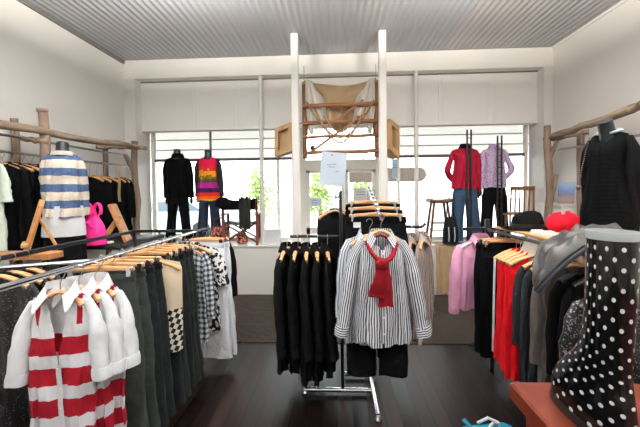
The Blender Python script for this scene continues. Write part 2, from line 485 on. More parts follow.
def sleeve(mb, side, sw, slope, nw, length, rx=.058, ry=.042, out=.05, fwd=0.0, end=.75, seed=0, path=None, n=18, wr=.06):
    """a sleeve hanging from the shoulder tip"""
    rg = random.Random(seed*7 + side + 3); p1 = rg.random()*6
    z0 = -slope*(sw - nw*.8) - .012
    if path is None:
        path = [(side*(sw - .045), 0, z0 + .0), (side*(sw - .012), 0, z0 - .012), (side*(sw + .012 + out*.12), fwd*.05, z0 - .07)]
        for i in range(1, 9):
            q = i/8
            path.append((side*(sw + .014 + out*(.2 + .8*q)), fwd*q, z0 - .07 - (length - .07)*q))
    rows = []; m = len(path)
    pv = [Vector(p) for p in path]
    for i, p in enumerate(pv):
        q = i/(m-1)
        t = (pv[min(i+1, m-1)] - pv[max(i-1, 0)]).normalized()
        s = t.cross(Vector((0, 1, 0))); s = s.normalized() if s.length > .2 else Vector((1, 0, 0))
        if s.x < 0: s = -s
        o = s.cross(t).normalized()
        a = rx*lerp(1, end, q) * (.5, .68, .76, .84, .92)[min(i, 4)] * (1 if i < 4 else 1.07); b = ry*lerp(1, end, q) * (.25, .38, .55, .72, .86)[min(i, 4)] * (1 if i < 4 else 1.1)
        k = 1 + (wr*math.sin(i*2.1 + p1) if i > 2 else 0)
        rows.append([p + s*(a*k*math.cos(2*PI*j/n)) + o*(b*(1 + wr*1.5*math.sin(i*1.7 + j*1.1 + p1))*math.sin(2*PI*j/n)) for j in range(n)])
    rows = rows[:3] + crumple(rows[3:], .012, seed + side + 2, 14, 13, 9.0)
    # turn the cuff inwards
    e = pv[-1]
    rows.append([e + (Vector(r_) - e)*.82 + Vector((0, 0, .012)) for r_ in rows[-1]])
    mb.grid(rows, True, True, True)
    return path, rows

def collar_rows(nw, drop, stand=.035, fall=.05, spread=.035, n=25, opening=0.25):
    r0, r1, r2 = [], [], []
    for i in range(n):
        b = lerp(-PI + opening, PI - opening, i/(n-1))
        sx, cy = math.sin(b), math.cos(b)
        x, y = nw*sx, nw*.74*cy
        f = max(0, -cy)
        zb = -drop*f*.9 + .008
        r0.append((x*.97, y*.97, zb)); r1.append((x*1.02, y*1.02, zb + stand*(1 - .45*f)))
        e = smoothstep(.5, 1, abs(b)/PI)
        r2.append((x*1.05 + math.copysign(spread*(.75*abs(sx) + 1.15*e), sx), y*1.05 + (spread*.6*cy if cy > 0 else -.012*f - .03), zb + stand*.3 - fall*(.75 + .45*e)))
    return [r0, r1, r2]

def buttons(parent, n, z0, z1, y, x=0.0, mat='shell_button', r=.006, yf=None):
    for i in range(n):
        z = lerp(z0, z1, i/max(1, n-1)); yy = yf(z) if yf else y
        b = MB(); b.lathe([(r*.6, -.002), (r, -.001), (r, .001), (r*.6, .002)], n=10, M=Matrix.Translation((x, yy, z)) @ Matrix.Rotation(PI/2, 4, 'X'))
        b.build('button', M[mat], parent)

def front_y(rows, z):
    best = min(rows, key=lambda r: abs(r[0][2] - z)); return best[0][1]

def make_top(name, label, cat, mat, loc, rotz=0, group=None, L=.7, sw=.19, hw=.22, t=.05, nw=.065, slope=.3, drop=.05,
             gap=None, sleeves=.5, rx=.056, ry=.042, out=.05, end=.75, collar=None, cuff=None, nbut=0, placket=None, seed=0, ripple=.013,
             folds=7, waist=None, tprof=None, paths=None, sleeve_mat=None, root=None, fwd=0.0, part='body', N=64, crum=.016):
    r = root or thing(name, label, cat, loc, rotz, group)
    rows = body_rows(L, sw, hw, t, nw, slope, gap, drop, ripple, folds, seed, waist=waist, tprof=tprof, N=N)
    rows = crumple(rows, crum, seed + 1, top=-.03)
    MB().grid(rows).build(part, M[mat], r, angle=70)
    if sleeves:
        for k, s in enumerate((-1, 1)):
            mb = MB(); p, sr = sleeve(mb, s, sw, slope, nw, sleeves, rx, ry, out, fwd, end, seed + k, path=paths[k] if paths else None)
            sl = mb.build('sleeve', M[sleeve_mat or mat], r, angle=70)
            if cuff:
                c = Vector(p[-1]); up = (Vector(p[-2]) - c).normalized()
                ring = [Vector(q) for q in sr[-2]]
                hh = cuff[1]
                rr = [[c + (q - c)*k2 + up*z2 for q in ring] for k2, z2 in ((.9, 0), (1.1, -.002), (1.16, hh*.5), (1.1, hh), (.95, hh))]
                MB().grid(rr, True).build('cuff', M[cuff[0]], sl, angle=70)
    if collar:
        MB().grid(collar_rows(nw, drop, *collar[1:])).build('collar', M[collar[0]], r, angle=70)
    if placket:
        z0, z1, w = placket[1:]
        pr_ = []
        for i in range(20):
            z = lerp(z0, z1, i/19); y = front_y(rows, z) - .004
            pr_.append([(-w, y, z), (0, y - .003, z), (w, y, z)])
        MB().grid(pr_).build('placket', M[placket[0]], r, angle=70)
    if nbut:
        buttons(r, nbut, placket[1] - .02, placket[2] + .06, 0, yf=lambda z: front_y(rows, z) - .009)
    return r

def trouser_leg(x, w, L, z0, t, flare, seed, n=24, R=22, bend=0.0):
    rg = random.Random(seed); p = rg.random()*6
    rows = []
    for i in range(R+1):
        q = i/R
        ww = w*lerp(1, flare, q)*(1 + .03*math.sin(5*q + p)); tt = t*(1 + .12*math.sin(7*q + p))
        rows.append([(x + bend*q + ww*math.copysign(abs(math.cos(a))**.8, math.cos(a)), tt*math.copysign(abs(math.sin(a))**.8, math.sin(a)) + .006*math.sin(3*a + 6*q + p), z0 - (L - 0)*q)
                     for a in [2*PI*j/n for j in range(n)]])
    return rows

def make_trousers(name, label, cat, mat, loc, rotz=0, group=None, L=.95, w=.165, t=.018, flare=1.05, seed=0, root=None, pockets=True, band=None, hip=1.12, spread=0.0):
    r = root or thing(name, label, cat, loc, rotz, group)
    mb = MB()
    rows = []
    N = 36
    for zz, k, tk in ((0, 1, .7), (.04, 1.02, .9), (.1, 1.06, 1.2), (.18, hip, 1.4), (.26, hip*1.02, 1.3), (.29, hip*.98, 1.0)):
        rows.append([(w*k*math.copysign(abs(math.cos(a))**.7, math.cos(a)), t*tk*math.copysign(abs(math.sin(a))**.7, math.sin(a)), -zz) for a in [2*PI*j/N for j in range(N)]])
    mb.grid(rows, True, True, True)
    lw = w*hip/2
    for s in (-1, 1):
        mb.grid(crumple(trouser_leg(s*lw*1.0, lw*.98, L - .2, -.2, t*1.25, flare, seed + s, bend=s*spread), .014, seed, 12, 5), True, True, True)
    mb.build('legs', M[mat], r, angle=60)
    bm_ = MB()
    bm_.grid([[(w*1.03*k*math.copysign(abs(math.cos(a))**.7, math.cos(a)), t*.95*k*math.copysign(abs(math.sin(a))**.7, math.sin(a)), z) for a in [2*PI*j/N for j in range(N)]]
              for z, k in ((.004, .96), (.004, 1.0), (-.036, 1.03), (-.038, .98))], True)
    bm_.build('waistband', M[band or mat], r, angle=60)
    if pockets:
        for s in (-1, 1):
            p = MB(); x = s*w*.5
            poly = [(x-.055, -.09), (x+.055, -.09), (x+.055, -.2), (x, -.23), (x-.055, -.2)]
            y = -t*1.42
            p.prism(poly, y - .006, y + .01); p.build('pocket', M[mat], r)
    return r

# ------------------------------------------------------------------ hangers (origin on the rail)
def make_hanger(label, loc, rotz=0, w=.19, group=None, drop=.10, mat='hanger_wood'):
    r = thing('coat_hanger', label, 'hanger', loc, rotz, group)
    b = MB()
    pts = []; rad = []
    for i in range(17):
        q = i/8 - 1
        pts.append((q*w, -.012*abs(q)**2, -drop - .004 - .062*abs(q)**1.6)); rad.append((.009 + .006*abs(q), .018 - .004*abs(q)))
    b.tube(pts, rad, 10)
    b.build('shoulder_bar', M[mat], r)
    h = MB()
    hk = [(0, 0, -drop)] + [(0, 0, -.05)] + [(.022*math.sin(a) , 0, -.022 + .0*a + .022*math.cos(a) - 0.0) for a in [PI*(1 - k/8)*1.0 for k in range(9)]] + [(-.02, 0, -.014)]
    hk = [(0, 0, -drop), (0, 0, -.06), (.012, 0, -.04), (.022, 0, -.02), (.016, 0, -.002), (0, 0, .005), (-.015, 0, -.002), (-.02, 0, -.016)]
    h.tube(hk, .0022, 6); h.build('hook', M['steel'], r)
    return r

def make_clip_hanger(label, loc, rotz=0, w=.17, group=None, drop=.075, tagged=False):
    r = thing('clip_hanger', label, 'hanger', loc, rotz, group)
    b = MB(); b.tube([(-w, 0, -drop), (-w*.5, 0, -drop+.004), (0, 0, -drop + .008), (w*.5, 0, -drop+.004), (w, 0, -drop)], [(.011, .010), (.012, .010), (.016, .012), (.012, .010), (.011, .010)], 8)
    b.build('hanger_bar', M['hanger_wood'], r)
    h = MB(); h.tube([(0, 0, -drop), (0, 0, -.05), (.012, 0, -.035), (.02, 0, -.018), (.014, 0, -.002), (0, 0, .005), (-.014, 0, -.002), (-.018, 0, -.014)], .0022, 6); h.build('hook', M['steel'], r)
    for s in (-1, 1):
        c = MB(); c.box((s*w*.86, -.014, -drop-.014), (.024, .006, .05), .002); c.box((s*w*.86, .014, -drop-.014), (.024, .006, .05), .002); c.box((s*w*.86, 0, -drop+.006), (.014, .026, .012), .003)
        c.build('clip', M['chrome'], r)
    if tagged:
        g = MB(); g.box((-w*.72, -.026, -drop-.06), (.05, .002, .036), .0005, Matrix.Rotation(.0, 4, 'Y')); g.build('price_tag', M['white_plastic'], r)
    return r

# ------------------------------------------------------------------ setting
def build_room():
    XL, XR = -3.09, 3.03
    def S(name, mat, spans, kind=True, parent=None, bev=.004):
        m = MB()
        for s in spans: m.span(*s, bev)
        o = m.build(name, M[mat], parent, smooth=False)
        if kind: struct(o)
        return o
    S('floor', 'floor', [(XL-.15, XR+.15, -3.6, 5.25, -.1, 0)], bev=.001)
    S('floor_carpet', 'carpet', [(XL, XR, 3.12, 5.2, 0, .008)], bev=.003)
    S('wall_left', 'plaster', [(XL-.15, XL, -3.6, 5.2, 0, 3.6)], bev=.001)
    S('wall_right', 'plaster', [(XR, XR+.15, -3.6, 5.2, 0, 3.6)], bev=.001)
    S('wall_rear', 'plaster', [(XL, XR, -3.75, -3.6, 0, 3.6)], bev=.001)
    # corrugated ceiling, ridges run towards the window
    rows = []
    xs = [XL + (XR - XL)*i/640 for i in range(641)]
    for z_, y_ in ((0, -3.6), (0, 4.64)):
        rows.append([(x, y_, 3.462 + .0055*math.sin(2*PI*x/.0762)) for x in xs])
    up = [[(x, y, z + .004) for x, y, z in r] for r in rows]
    m = MB(); m.grid(rows); m.grid(up); struct(m.build('ceiling', M['iron'], smooth=True, angle=80))
    S('light_block_slab', 'grey_trim', [(XL-.15, XR+.15, -3.75, 5.25, 3.6, 3.7)], bev=.001)  # unseen slab added above the ceiling to keep outside light out
    S('trim_1', 'grey_trim', [(XL, XL+.03, -3.6, 4.6, 3.40, 3.455)])
    S('trim_2', 'white_paint', [(XR-.02, XR, -3.6, 4.6, 3.42, 3.455)])
    S('beam', 'white_paint', [(XL, XR, 4.6, 5.2, 3.18, 3.452)])
    f = S('wall_front', 'cream_paint', [(-2.92, 2.91, 4.75, 4.84, 2.45, 3.18)])
    for i, x in enumerate((-2.12, -2.06, -1.48, -1.42, 1.52, 1.58, 2.22, 2.28)):
        S('batten', 'cream_paint', [(x-.008, x+.008, 4.742, 4.75, 2.45, 3.18)], False, f, .002)
    S('trim_3', 'grey_trim', [(-2.92, 2.91, 4.735, 4.75, 3.165, 3.18)], bev=.001)
    S('trim_4', 'cream_paint', [(-2.92, 2.91, 4.735, 4.86, 2.435, 2.455)])
    S('soffit_trim', 'cream_paint', [(XL, XR, 4.84, 5.2, 2.6, 2.66)])
    S('pilaster', 'plaster', [(XL, -2.92, 4.6, 4.96, 0, 3.18)])
    S('pilaster', 'plaster', [(2.91, XR, 4.6, 4.96, 0, 3.18)])
    S('display_platform', 'white_paint', [(-2.92, -.63, 4.58, 5.2, 0, .70), (-2.92, -.62, 4.56, 4.97, .70, .722)])
    S('display_platform', 'white_paint', [(.77, 2.91, 4.58, 5.2, 0, .70), (.76, 2.91, 4.56, 4.97, .70, .722)])
    # posts and slim columns
    for x in (-.483, .597):
        S('post', 'white_paint', [(x-.045, x+.045, 3.955, 4.045, 0, 3.452)], bev=.008)
    for x in (-1.07, 1.17):
        m = MB(); m.rod((x, 4.66, .722), (x, 4.66, 3.18), .03, 16); m.lathe([(.05, 0), (.05, .012), (.032, .02)], (x, 4.66, .722)); struct(m.build('column', M['white_paint']))
    # windows
    def window(name, x0, x1, mull, full):
        w = bpy.data.objects.new(name, None); COL.objects.link(w); struct(w)
        Y0, Y1 = 4.97, 5.03
        m = MB()
        for a in ((x0, x0+.06, Y0, Y1, .722, 2.6), (x1-.05, x1, Y0, Y1, .722, 2.6), (x0, x1, Y0, Y1, .722, .78)):
            m.span(*a)
        for q in full: m.span(q-.022, q+.022, Y0, Y1, .722, 2.6)
        m.build('window_frame', M['door_paint'], w, smooth=False)
        m = MB(); m.span(x0+.06, x1-.05, Y0-.005, Y1-.01, 1.995, 2.038); m.build('transom_bar', M['dark_bar'], w, smooth=False)
        m = MB()
        for q in mull: m.span(q-.012, q+.012, Y0, Y1-.01, 2.035, 2.6)
        m.build('glazing_bar', M['grey_trim'], w, smooth=False)
        m = MB(); m.span(x0+.05, x1-.04, 4.997, 5.003, .76, 2.6, .0005); m.build('glass_pane', M['glass'], w, smooth=False)
        # the awning of pale boards seen through the upper lights
        for a, b in ((2.04, 2.185), (2.195, 2.345), (2.355, 2.6)):
            m = MB(); m.span(x0-.1, x1+.1, 5.07, 5.078, a, b, .001); m.build('blind_strip', M['blind'], w, smooth=False)
        m = MB()
        for a in (2.19, 2.35): m.span(x0-.1, x1+.1, 5.068, 5.08, a-.006, a+.006, .001)
        m.build('blind_batten', M['grey_trim'], w, smooth=False)
    window('window_1', -2.92, -.62, (-1.96,), (-.89,))
    window('window_2', .76, 2.91, (), (.98,))
    # entrance: pair of glazed doors
    d = bpy.data.objects.new('door_1', None); COL.objects.link(d); struct(d)
    m = MB()
    for a in ((-.62, -.46, 5.05, 5.14, 0, 2.6), (.64, .76, 5.05, 5.14, 0, 2.6), (-.46, .64, 5.05, 5.14, 1.83, 1.995)): m.span(*a)
    m.build('door_frame', M['door_paint'], d, smooth=False)
    for x0, x1, hx in ((-.46, .15, .11), (.152, .64, .19)):
        m = MB()
        for a in ((x0, x0+.06, 5.06, 5.11, .01, 1.83), (x1-.055, x1, 5.06, 5.11, .01, 1.83), (x0, x1, 5.06, 5.11, .01, .25), (x0, x1, 5.06, 5.11, 1.79, 1.83), (x0, x1, 5.06, 5.11, .82, .92)): m.span(*a)
        lf = m.build('door_leaf', M['door_paint'], d, smooth=False)
        m = MB(); m.span(x0+.05, x1-.05, 5.08, 5.086, .2, 1.8, .0005); m.build('glass_pane', M['glass'], lf, smooth=False)
        m = MB(); m.tube([(hx, 5.06, 1.02), (hx, 5.02, 1.02), (hx, 5.02, 1.16), (hx, 5.06, 1.16)], .008, 8); m.build('door_handle', M['chrome'], lf)
    m = MB(); m.span(-.46, .64, 5.08, 5.086, 1.99, 2.6, .0005); m.build('transom_pane', M['glass'], d, smooth=False)

def build_outside():
    m = MB(); m.span(-40, 40, 5.2, 9.0, -.2, -.05, .01); struct(m.build('pavement', M['pavement'], smooth=False))
    m = MB(); m.span(-60, 60, 9.0, 60, -.3, -.18, .01); struct(m.build('road', M['road'], smooth=False))
    def tree(label, x, y, h, w, seed, trunk=True):
        t = thing('street_tree', label, 'tree', (x, y, -.05), 0, 'trees across the street')
        m = MB(); m.tube([(0, 0, 0), (.05, 0, h*.3), (0, .05, h*.62)], [.09, .07, .04], 8); m.build('trunk', M['bark'], t)
        rg = random.Random(seed); m = MB()
        for c in range(26):
            cx, cy, cz = rg.gauss(0, w*.32), rg.gauss(0, w*.32), h*.62 + rg.gauss(0, h*.16)
            for k in range(40):
                p = Vector((cx + rg.gauss(0, .16*w), cy + rg.gauss(0, .16*w), cz + rg.gauss(0, .11*h)))
                a = Vector((rg.gauss(0, 1), rg.gauss(0, 1), rg.gauss(0, 1))).normalized()*.09; b = a.cross(Vector((rg.gauss(0, 1), rg.gauss(0, 1), rg.gauss(0, 1)))).normalized()*.04
                i = len(m.v); m.v += [p - a, p + b, p + a, p - b]; m.f.append((i, i+1, i+2, i+3)); m.u.append(((0, 0), (1, 0), (1, 1), (0, 1)))
        m.build('foliage', M['leaf'], t, smooth=False)
    tree('leafy tree seen through the window beside the slim left column', -2.9, 12.6, 2.5, .8, 1)
    tree('leafy tree seen through the left leaf of the glazed door', -.62, 12.2, 2.4, .8, 2)
    tree('leafy tree seen through the right leaf of the glazed door', 1.1, 13.4, 2.3, .7, 3)
    # parked car, side on, beyond the left window
    c = thing('parked_car', 'pale blue grey car parked outside the left window', 'car', (-6.1, 12.2, -.18))
    side = [(-2.0, .35), (-2.0, .75), (-1.75, .9), (-1.0, .98), (-.45, 1.42), (.75, 1.44), (1.45, 1.0), (1.95, .92), (2.02, .6), (2.0, .35), (1.6, .3), (-1.6, .3)]
    m = MB(); m.grid([[(x, y, z*(1 if z < .9 else 1-.0)) for x, z in [(x*k, z) for x, z in side]] for y, k in ((-.8, .97), (-.78, 1), (.78, 1), (.8, .97))], True, True, True)
    m.build('body', M['car_paint'], c, smooth=False)
    m = MB()
    m.prism([(-.9, 1.0), (-.42, 1.36), (.1, 1.37), (.1, 1.0)], -.812, -.79); m.prism([(.16, 1.0), (.16, 1.37), (.7, 1.37), (1.25, 1.02)], -.812, -.79); m.build('side_window', M['car_glass'], c, smooth=False)
    for x in (-1.3, 1.25):
        for y in (-.8, .8):
            w = MB(); w.lathe([(.1, -.09), (.3, -.1), (.32, -.07), (.32, .07), (.3, .1), (.1, .09)], n=22, M=Matrix.Translation((x, y, .32)) @ Matrix.Rotation(PI/2, 4, 'X')); w.build('wheel', M['tyre'], c)
    # hanging sign board with a rounded end, under the awning
    s = thing('hanging_board', 'brown board with a rounded end hanging outside behind the glazed door', 'sign', (1.12, 6.9, 1.83))
    poly = [(-.82, -.15), (.66, -.15)] + [(.66 + .16*math.sin(a), -.155*math.cos(a)) for a in [PI*k/10 for k in range(1, 10)]] + [(.66, .15), (-.82, .15)]
    m = MB(); m.prism(poly, -.02, .02); m.build('board', M['board_brown'], s, smooth=False)
    for x in (-.6, .5):
        m = MB(); m.rod((x, 0, .15), (x, 0, 1.2), .008, 6); m.build('hanging_rod', M['steel'], s)
    a = MB(); a.span(-1.0, 2.4, 6.8, 7.0, 3.03, 3.13); struct(a.build('awning_beam', M['white_paint'], smooth=False))
    for x in (-.9, 2.3):
        a = MB(); a.rod((x*3.2, 6.9, -.06), (x*3.2, 6.9, 3.03), .05, 12); struct(a.build('awning_column', M['white_paint']))
    a = MB(); a.span(-4.0, 8, 6.84, 6.96, 3.13, 3.2); struct(a.build('awning_beam', M['white_paint'], smooth=False))

def build_lights():
    w = bpy.data.worlds.new('world'); SC.world = w; w.use_nodes = True
    bg = w.node_tree.nodes['Background']; bg.inputs[0].default_value = (.93, .97, 1, 1); bg.inputs[1].default_value = 7.0
    for k, (x, y) in enumerate(((-1.3, 1.7), (1.3, 1.7), (-1.3, -1.2), (1.3, -1.2))):  # unseen hanging fixtures, added to fill the room and brighten the ceiling
        t = bpy.data.objects.new('added_fill_light', None); COL.objects.link(t); t.location = (x, y, 3.0); struct(t)
        m = MB(); m.box((0, 0, -.03), (.12, 1.3, .06), .01); m.build('fill_housing', M['white_paint'], t)
        for sx in (-.4, .4):
            m = MB(); m.rod((0, sx, 0), (0, sx, .45), .004, 6); m.build('hanging_rod', M['steel'], t)
        for z_, rx, e in ((-.075, 0, 20), (.02, PI, 285)):
            l = bpy.data.lights.new('tube', 'AREA'); l.shape = 'RECTANGLE'; l.size = .12; l.size_y = 1.25; l.energy = e; l.color = (1, .95, .88)  # plain area light added as fill, no tube is modelled
            o = bpy.data.objects.new('fill_area', l); COL.objects.link(o); o.parent = t; o.location = (0, 0, z_); o.rotation_euler = (rx, 0, 0)
    s = bpy.data.lights.new('sun', 'SUN'); s.energy = 9; s.angle = .02; s.color = (1, .96, .9)
    o = bpy.data.objects.new('sun', s); COL.objects.link(o); o.rotation_euler = (math.radians(38), 0, math.radians(-25))

def build_camera():
    c = bpy.data.cameras.new('camera'); o = bpy.data.objects.new('camera', c); COL.objects.link(o)
    c.sensor_width = 36; c.lens = 18.0; c.shift_y = -.0244; c.clip_start = .05; c.clip_end = 200
    yaw, pitch, roll = math.radians(2.7), math.radians(-1.2), math.radians(.7)
    o.matrix_world = Matrix.Translation((0, 0, 1.5)) @ Matrix.Rotation(yaw, 4, 'Z') @ Matrix.Rotation(PI/2 + pitch, 4, 'X') @ Matrix.Rotation(-roll, 4, 'Z')
    SC.camera = o
# ------------------------------------------------------------------ window display
PZ = .722
def worn_trousers(r, mat, zhip, zfoot, w=.165, lw=.085, flare=1.0, gap=.1, t=.09, lean=0.0, seed=0):
    m = MB(); N = 28; rows = []
    for q, k, tk in ((0, .9, .85), (.1, 1.0, 1.0), (.2, 1.05, 1.1), (.26, 1.0, 1.0)):
        rows.append([(w*k*math.copysign(abs(math.cos(a))**.8, math.cos(a)), t*tk*math.sin(a), zhip - .85*q) for a in [2*PI*j/N for j in range(N)]])
    m.grid(rows, True, True, True)
    for s in (-1, 1):
        rows = []
        for i in range(17):
            q = i/16
            ww = lw*lerp(1.05, flare, q)*(1 - .12*math.sin(PI*q))*(1 + .025*math.sin(9*q + seed + s)); zz = lerp(zhip - .14, zfoot, q)
            rows.append([(s*(lw*.95 + gap*.5*q) + lean*q + ww*math.cos(a), ww*.95*math.sin(a)*(1 - .1*q), zz) for a in [2*PI*j/18 for j in range(18)]])
        m.grid(rows, True, True, True)
    return m.build('trousers', M[mat], r)

def neck_cap(r, z0, rad=.05, h=.09, mat='form_black', tilt=0.0):
    m = MB(); m.lathe([(rad*1.5, -.05), (rad*1.1, 0), (rad, h*.5), (rad*1.0, h), (rad*.8, h+.012), (rad*.2, h+.018)], (0, 0, z0), 20, M=Matrix.Rotation(tilt, 4, 'X'))
    return m.build('neck', M[mat], r)

def tp(t0, hip):
    return lambda zz: lerp(.02, t0, smoothstep(-.02, .12, zz))*(1 + hip*zz)

def shoes(r, zb, gap, mat='black_rubber'):
    for s in (-1, 1):
        m = MB(); m.tube([(s*gap, .07, .035), (s*gap, 0, .04), (s*gap, -.08, .035), (s*gap, -.15, .022)], [.03, .042, .042, .028], 10, .8, M=Matrix.Translation((0, 0, zb)))
        m.build('shoe', M[mat], r)

def display_stand(r, z0, z1, y, half=.028):
    m = MB()
    for s in (-1, 1):
        m = MB(); m.rod((s*half, y, z0), (s*half, y, z1), .0125, 8); m.build('stand_rail', M['black_metal'], r)
    k = z0 + .06
    while k < z1 - .06:
        m = MB(); m.rod((-half, y, k), (half, y, k), .005, 6); k += .085
        m.build('stand_rung', M['black_metal'], r)
    m = MB(); m.box((0, y, z0 + .008), (.3, .2, .016), .004); m.build('stand_foot', M['black_metal'], r)

def build_mannequins():
    # all face the street
    r = thing('mannequin', 'headless mannequin in an all black jacket and trousers at the left window', 'mannequin', (-2.4, 4.79, PZ), PI)
    neck_cap(r, 1.34)
    make_jacket_on(r, 1.33, 'soft_black_cloth', .16, .155, .62, .58, True, out=.02)
    worn_trousers(r, 'black_cloth', .84, .03, .15, .078, .98, .13)
    shoes(r, 0, .14)
    r = thing('mannequin', 'headless mannequin in a rainbow banded jumper with dark sleeves', 'mannequin', (-1.925, 4.8, PZ), PI)
    neck_cap(r, 1.325)
    make_jacket_on(r, 1.32, 'rainbow_knit', .145, .17, .66, .56, False, 'grey_cloth', out=.03)
    worn_trousers(r, 'navy_denim', .84, .02, .14, .075, 1.15, .1, seed=3)
    shoes(r, 0, .11)
    r = thing('mannequin', 'mannequin in a crimson jacket and wide blue jeans on a double rail stand', 'mannequin', (1.90, 4.78, PZ), PI)
    make_jacket_on(r, 1.39, 'crimson_cloth', .165, .19, .6, .6, False, out=.03, collar='black_cloth', bent=(1,))
    worn_trousers(r, 'blue_denim', .84, .03, .17, .088, 1.25, .12, seed=5)
    display_stand(r, .0, 1.62, .15)
    r = thing('mannequin', 'mannequin in a lilac flecked shirt and black trousers on a double rail stand', 'mannequin', (2.33, 4.8, PZ), PI)
    make_jacket_on(r, 1.38, 'lilac_fleck', .15, .16, .58, .56, False, out=.02, collar='lilac_fleck', bent=(-1,))
    worn_trousers(r, 'black_cloth', .84, .02, .16, .088, 1.02, .1, seed=7)
    display_stand(r, .0, 1.53, .15)

def make_jacket_on(r, z, mat, sw, hw, L, sl, bulky, slmat=None, out=.05, collar=None, bent=()):
    h = MB()
    rows = body_rows(L, sw, hw, .115, .06, .32, None, .02, .012 if not bulky else .016, 6, 3, waist=-.02, tprof=tp(.105, .1), open_front=True)
    h.grid(rows, M=Matrix.Translation((0, 0, z)))
    # the mesh origin sits at the neck so that bands follow the body
    h.v = [v - Vector((0, 0, z)) for v in h.v]
    b = h.build('top', M[mat], r, angle=70); b.location = (0, 0, z)
    for s in (-1, 1):
        m = MB(); path = None
        if s in bent:
            z0 = -.32*(sw - .05) - .012
            path = [(s*(sw-.045), 0, z0), (s*(sw-.01), 0, z0-.015), (s*(sw+.02), 0, z0-.07), (s*(sw+.05), .0, z0-.16), (s*(sw+.085), .01, z0-.25), (s*(sw+.09), .0, z0-.3), (s*(sw+.05), -.03, z0-.36), (s*(sw+.0), -.06, z0-.41), (s*(sw-.04), -.08, z0-.44)]
        sleeve(m, s, sw, .32, .06, sl, .062 if bulky else .054, .058, out, -.03, .72, 4 + s, path)
        o = m.build('sleeve', M[slmat or mat], b, angle=70)
        if not s in bent:
            k = MB(); zz = -.32*(sw-.048) - sl - .02
            k.ball((s*(sw + .014 + out), -.03, zz-.03), (.022, .03, .06), 10, 7); k.build('hand', M['form_black'], r).location = (0, 0, z)
    if bulky or collar:
        m = MB()
        if bulky:
            rows = [[((.062+k)*math.cos(a), (.055+k)*math.sin(a) - .02, zz + .012*math.cos(3*a)) for a in [2*PI*j/24 for j in range(24)]] for zz, k in ((-.03, .03), (.0, .032), (.035, .02), (.05, .008), (.03, 0), (.0, -.004))]
            m.grid(rows, True)
        else:
            m.grid(collar_rows(.062, .02, .045, .05, .03, 25, .2))
        m.build('collar', M[collar or mat], b, angle=70)
    return b

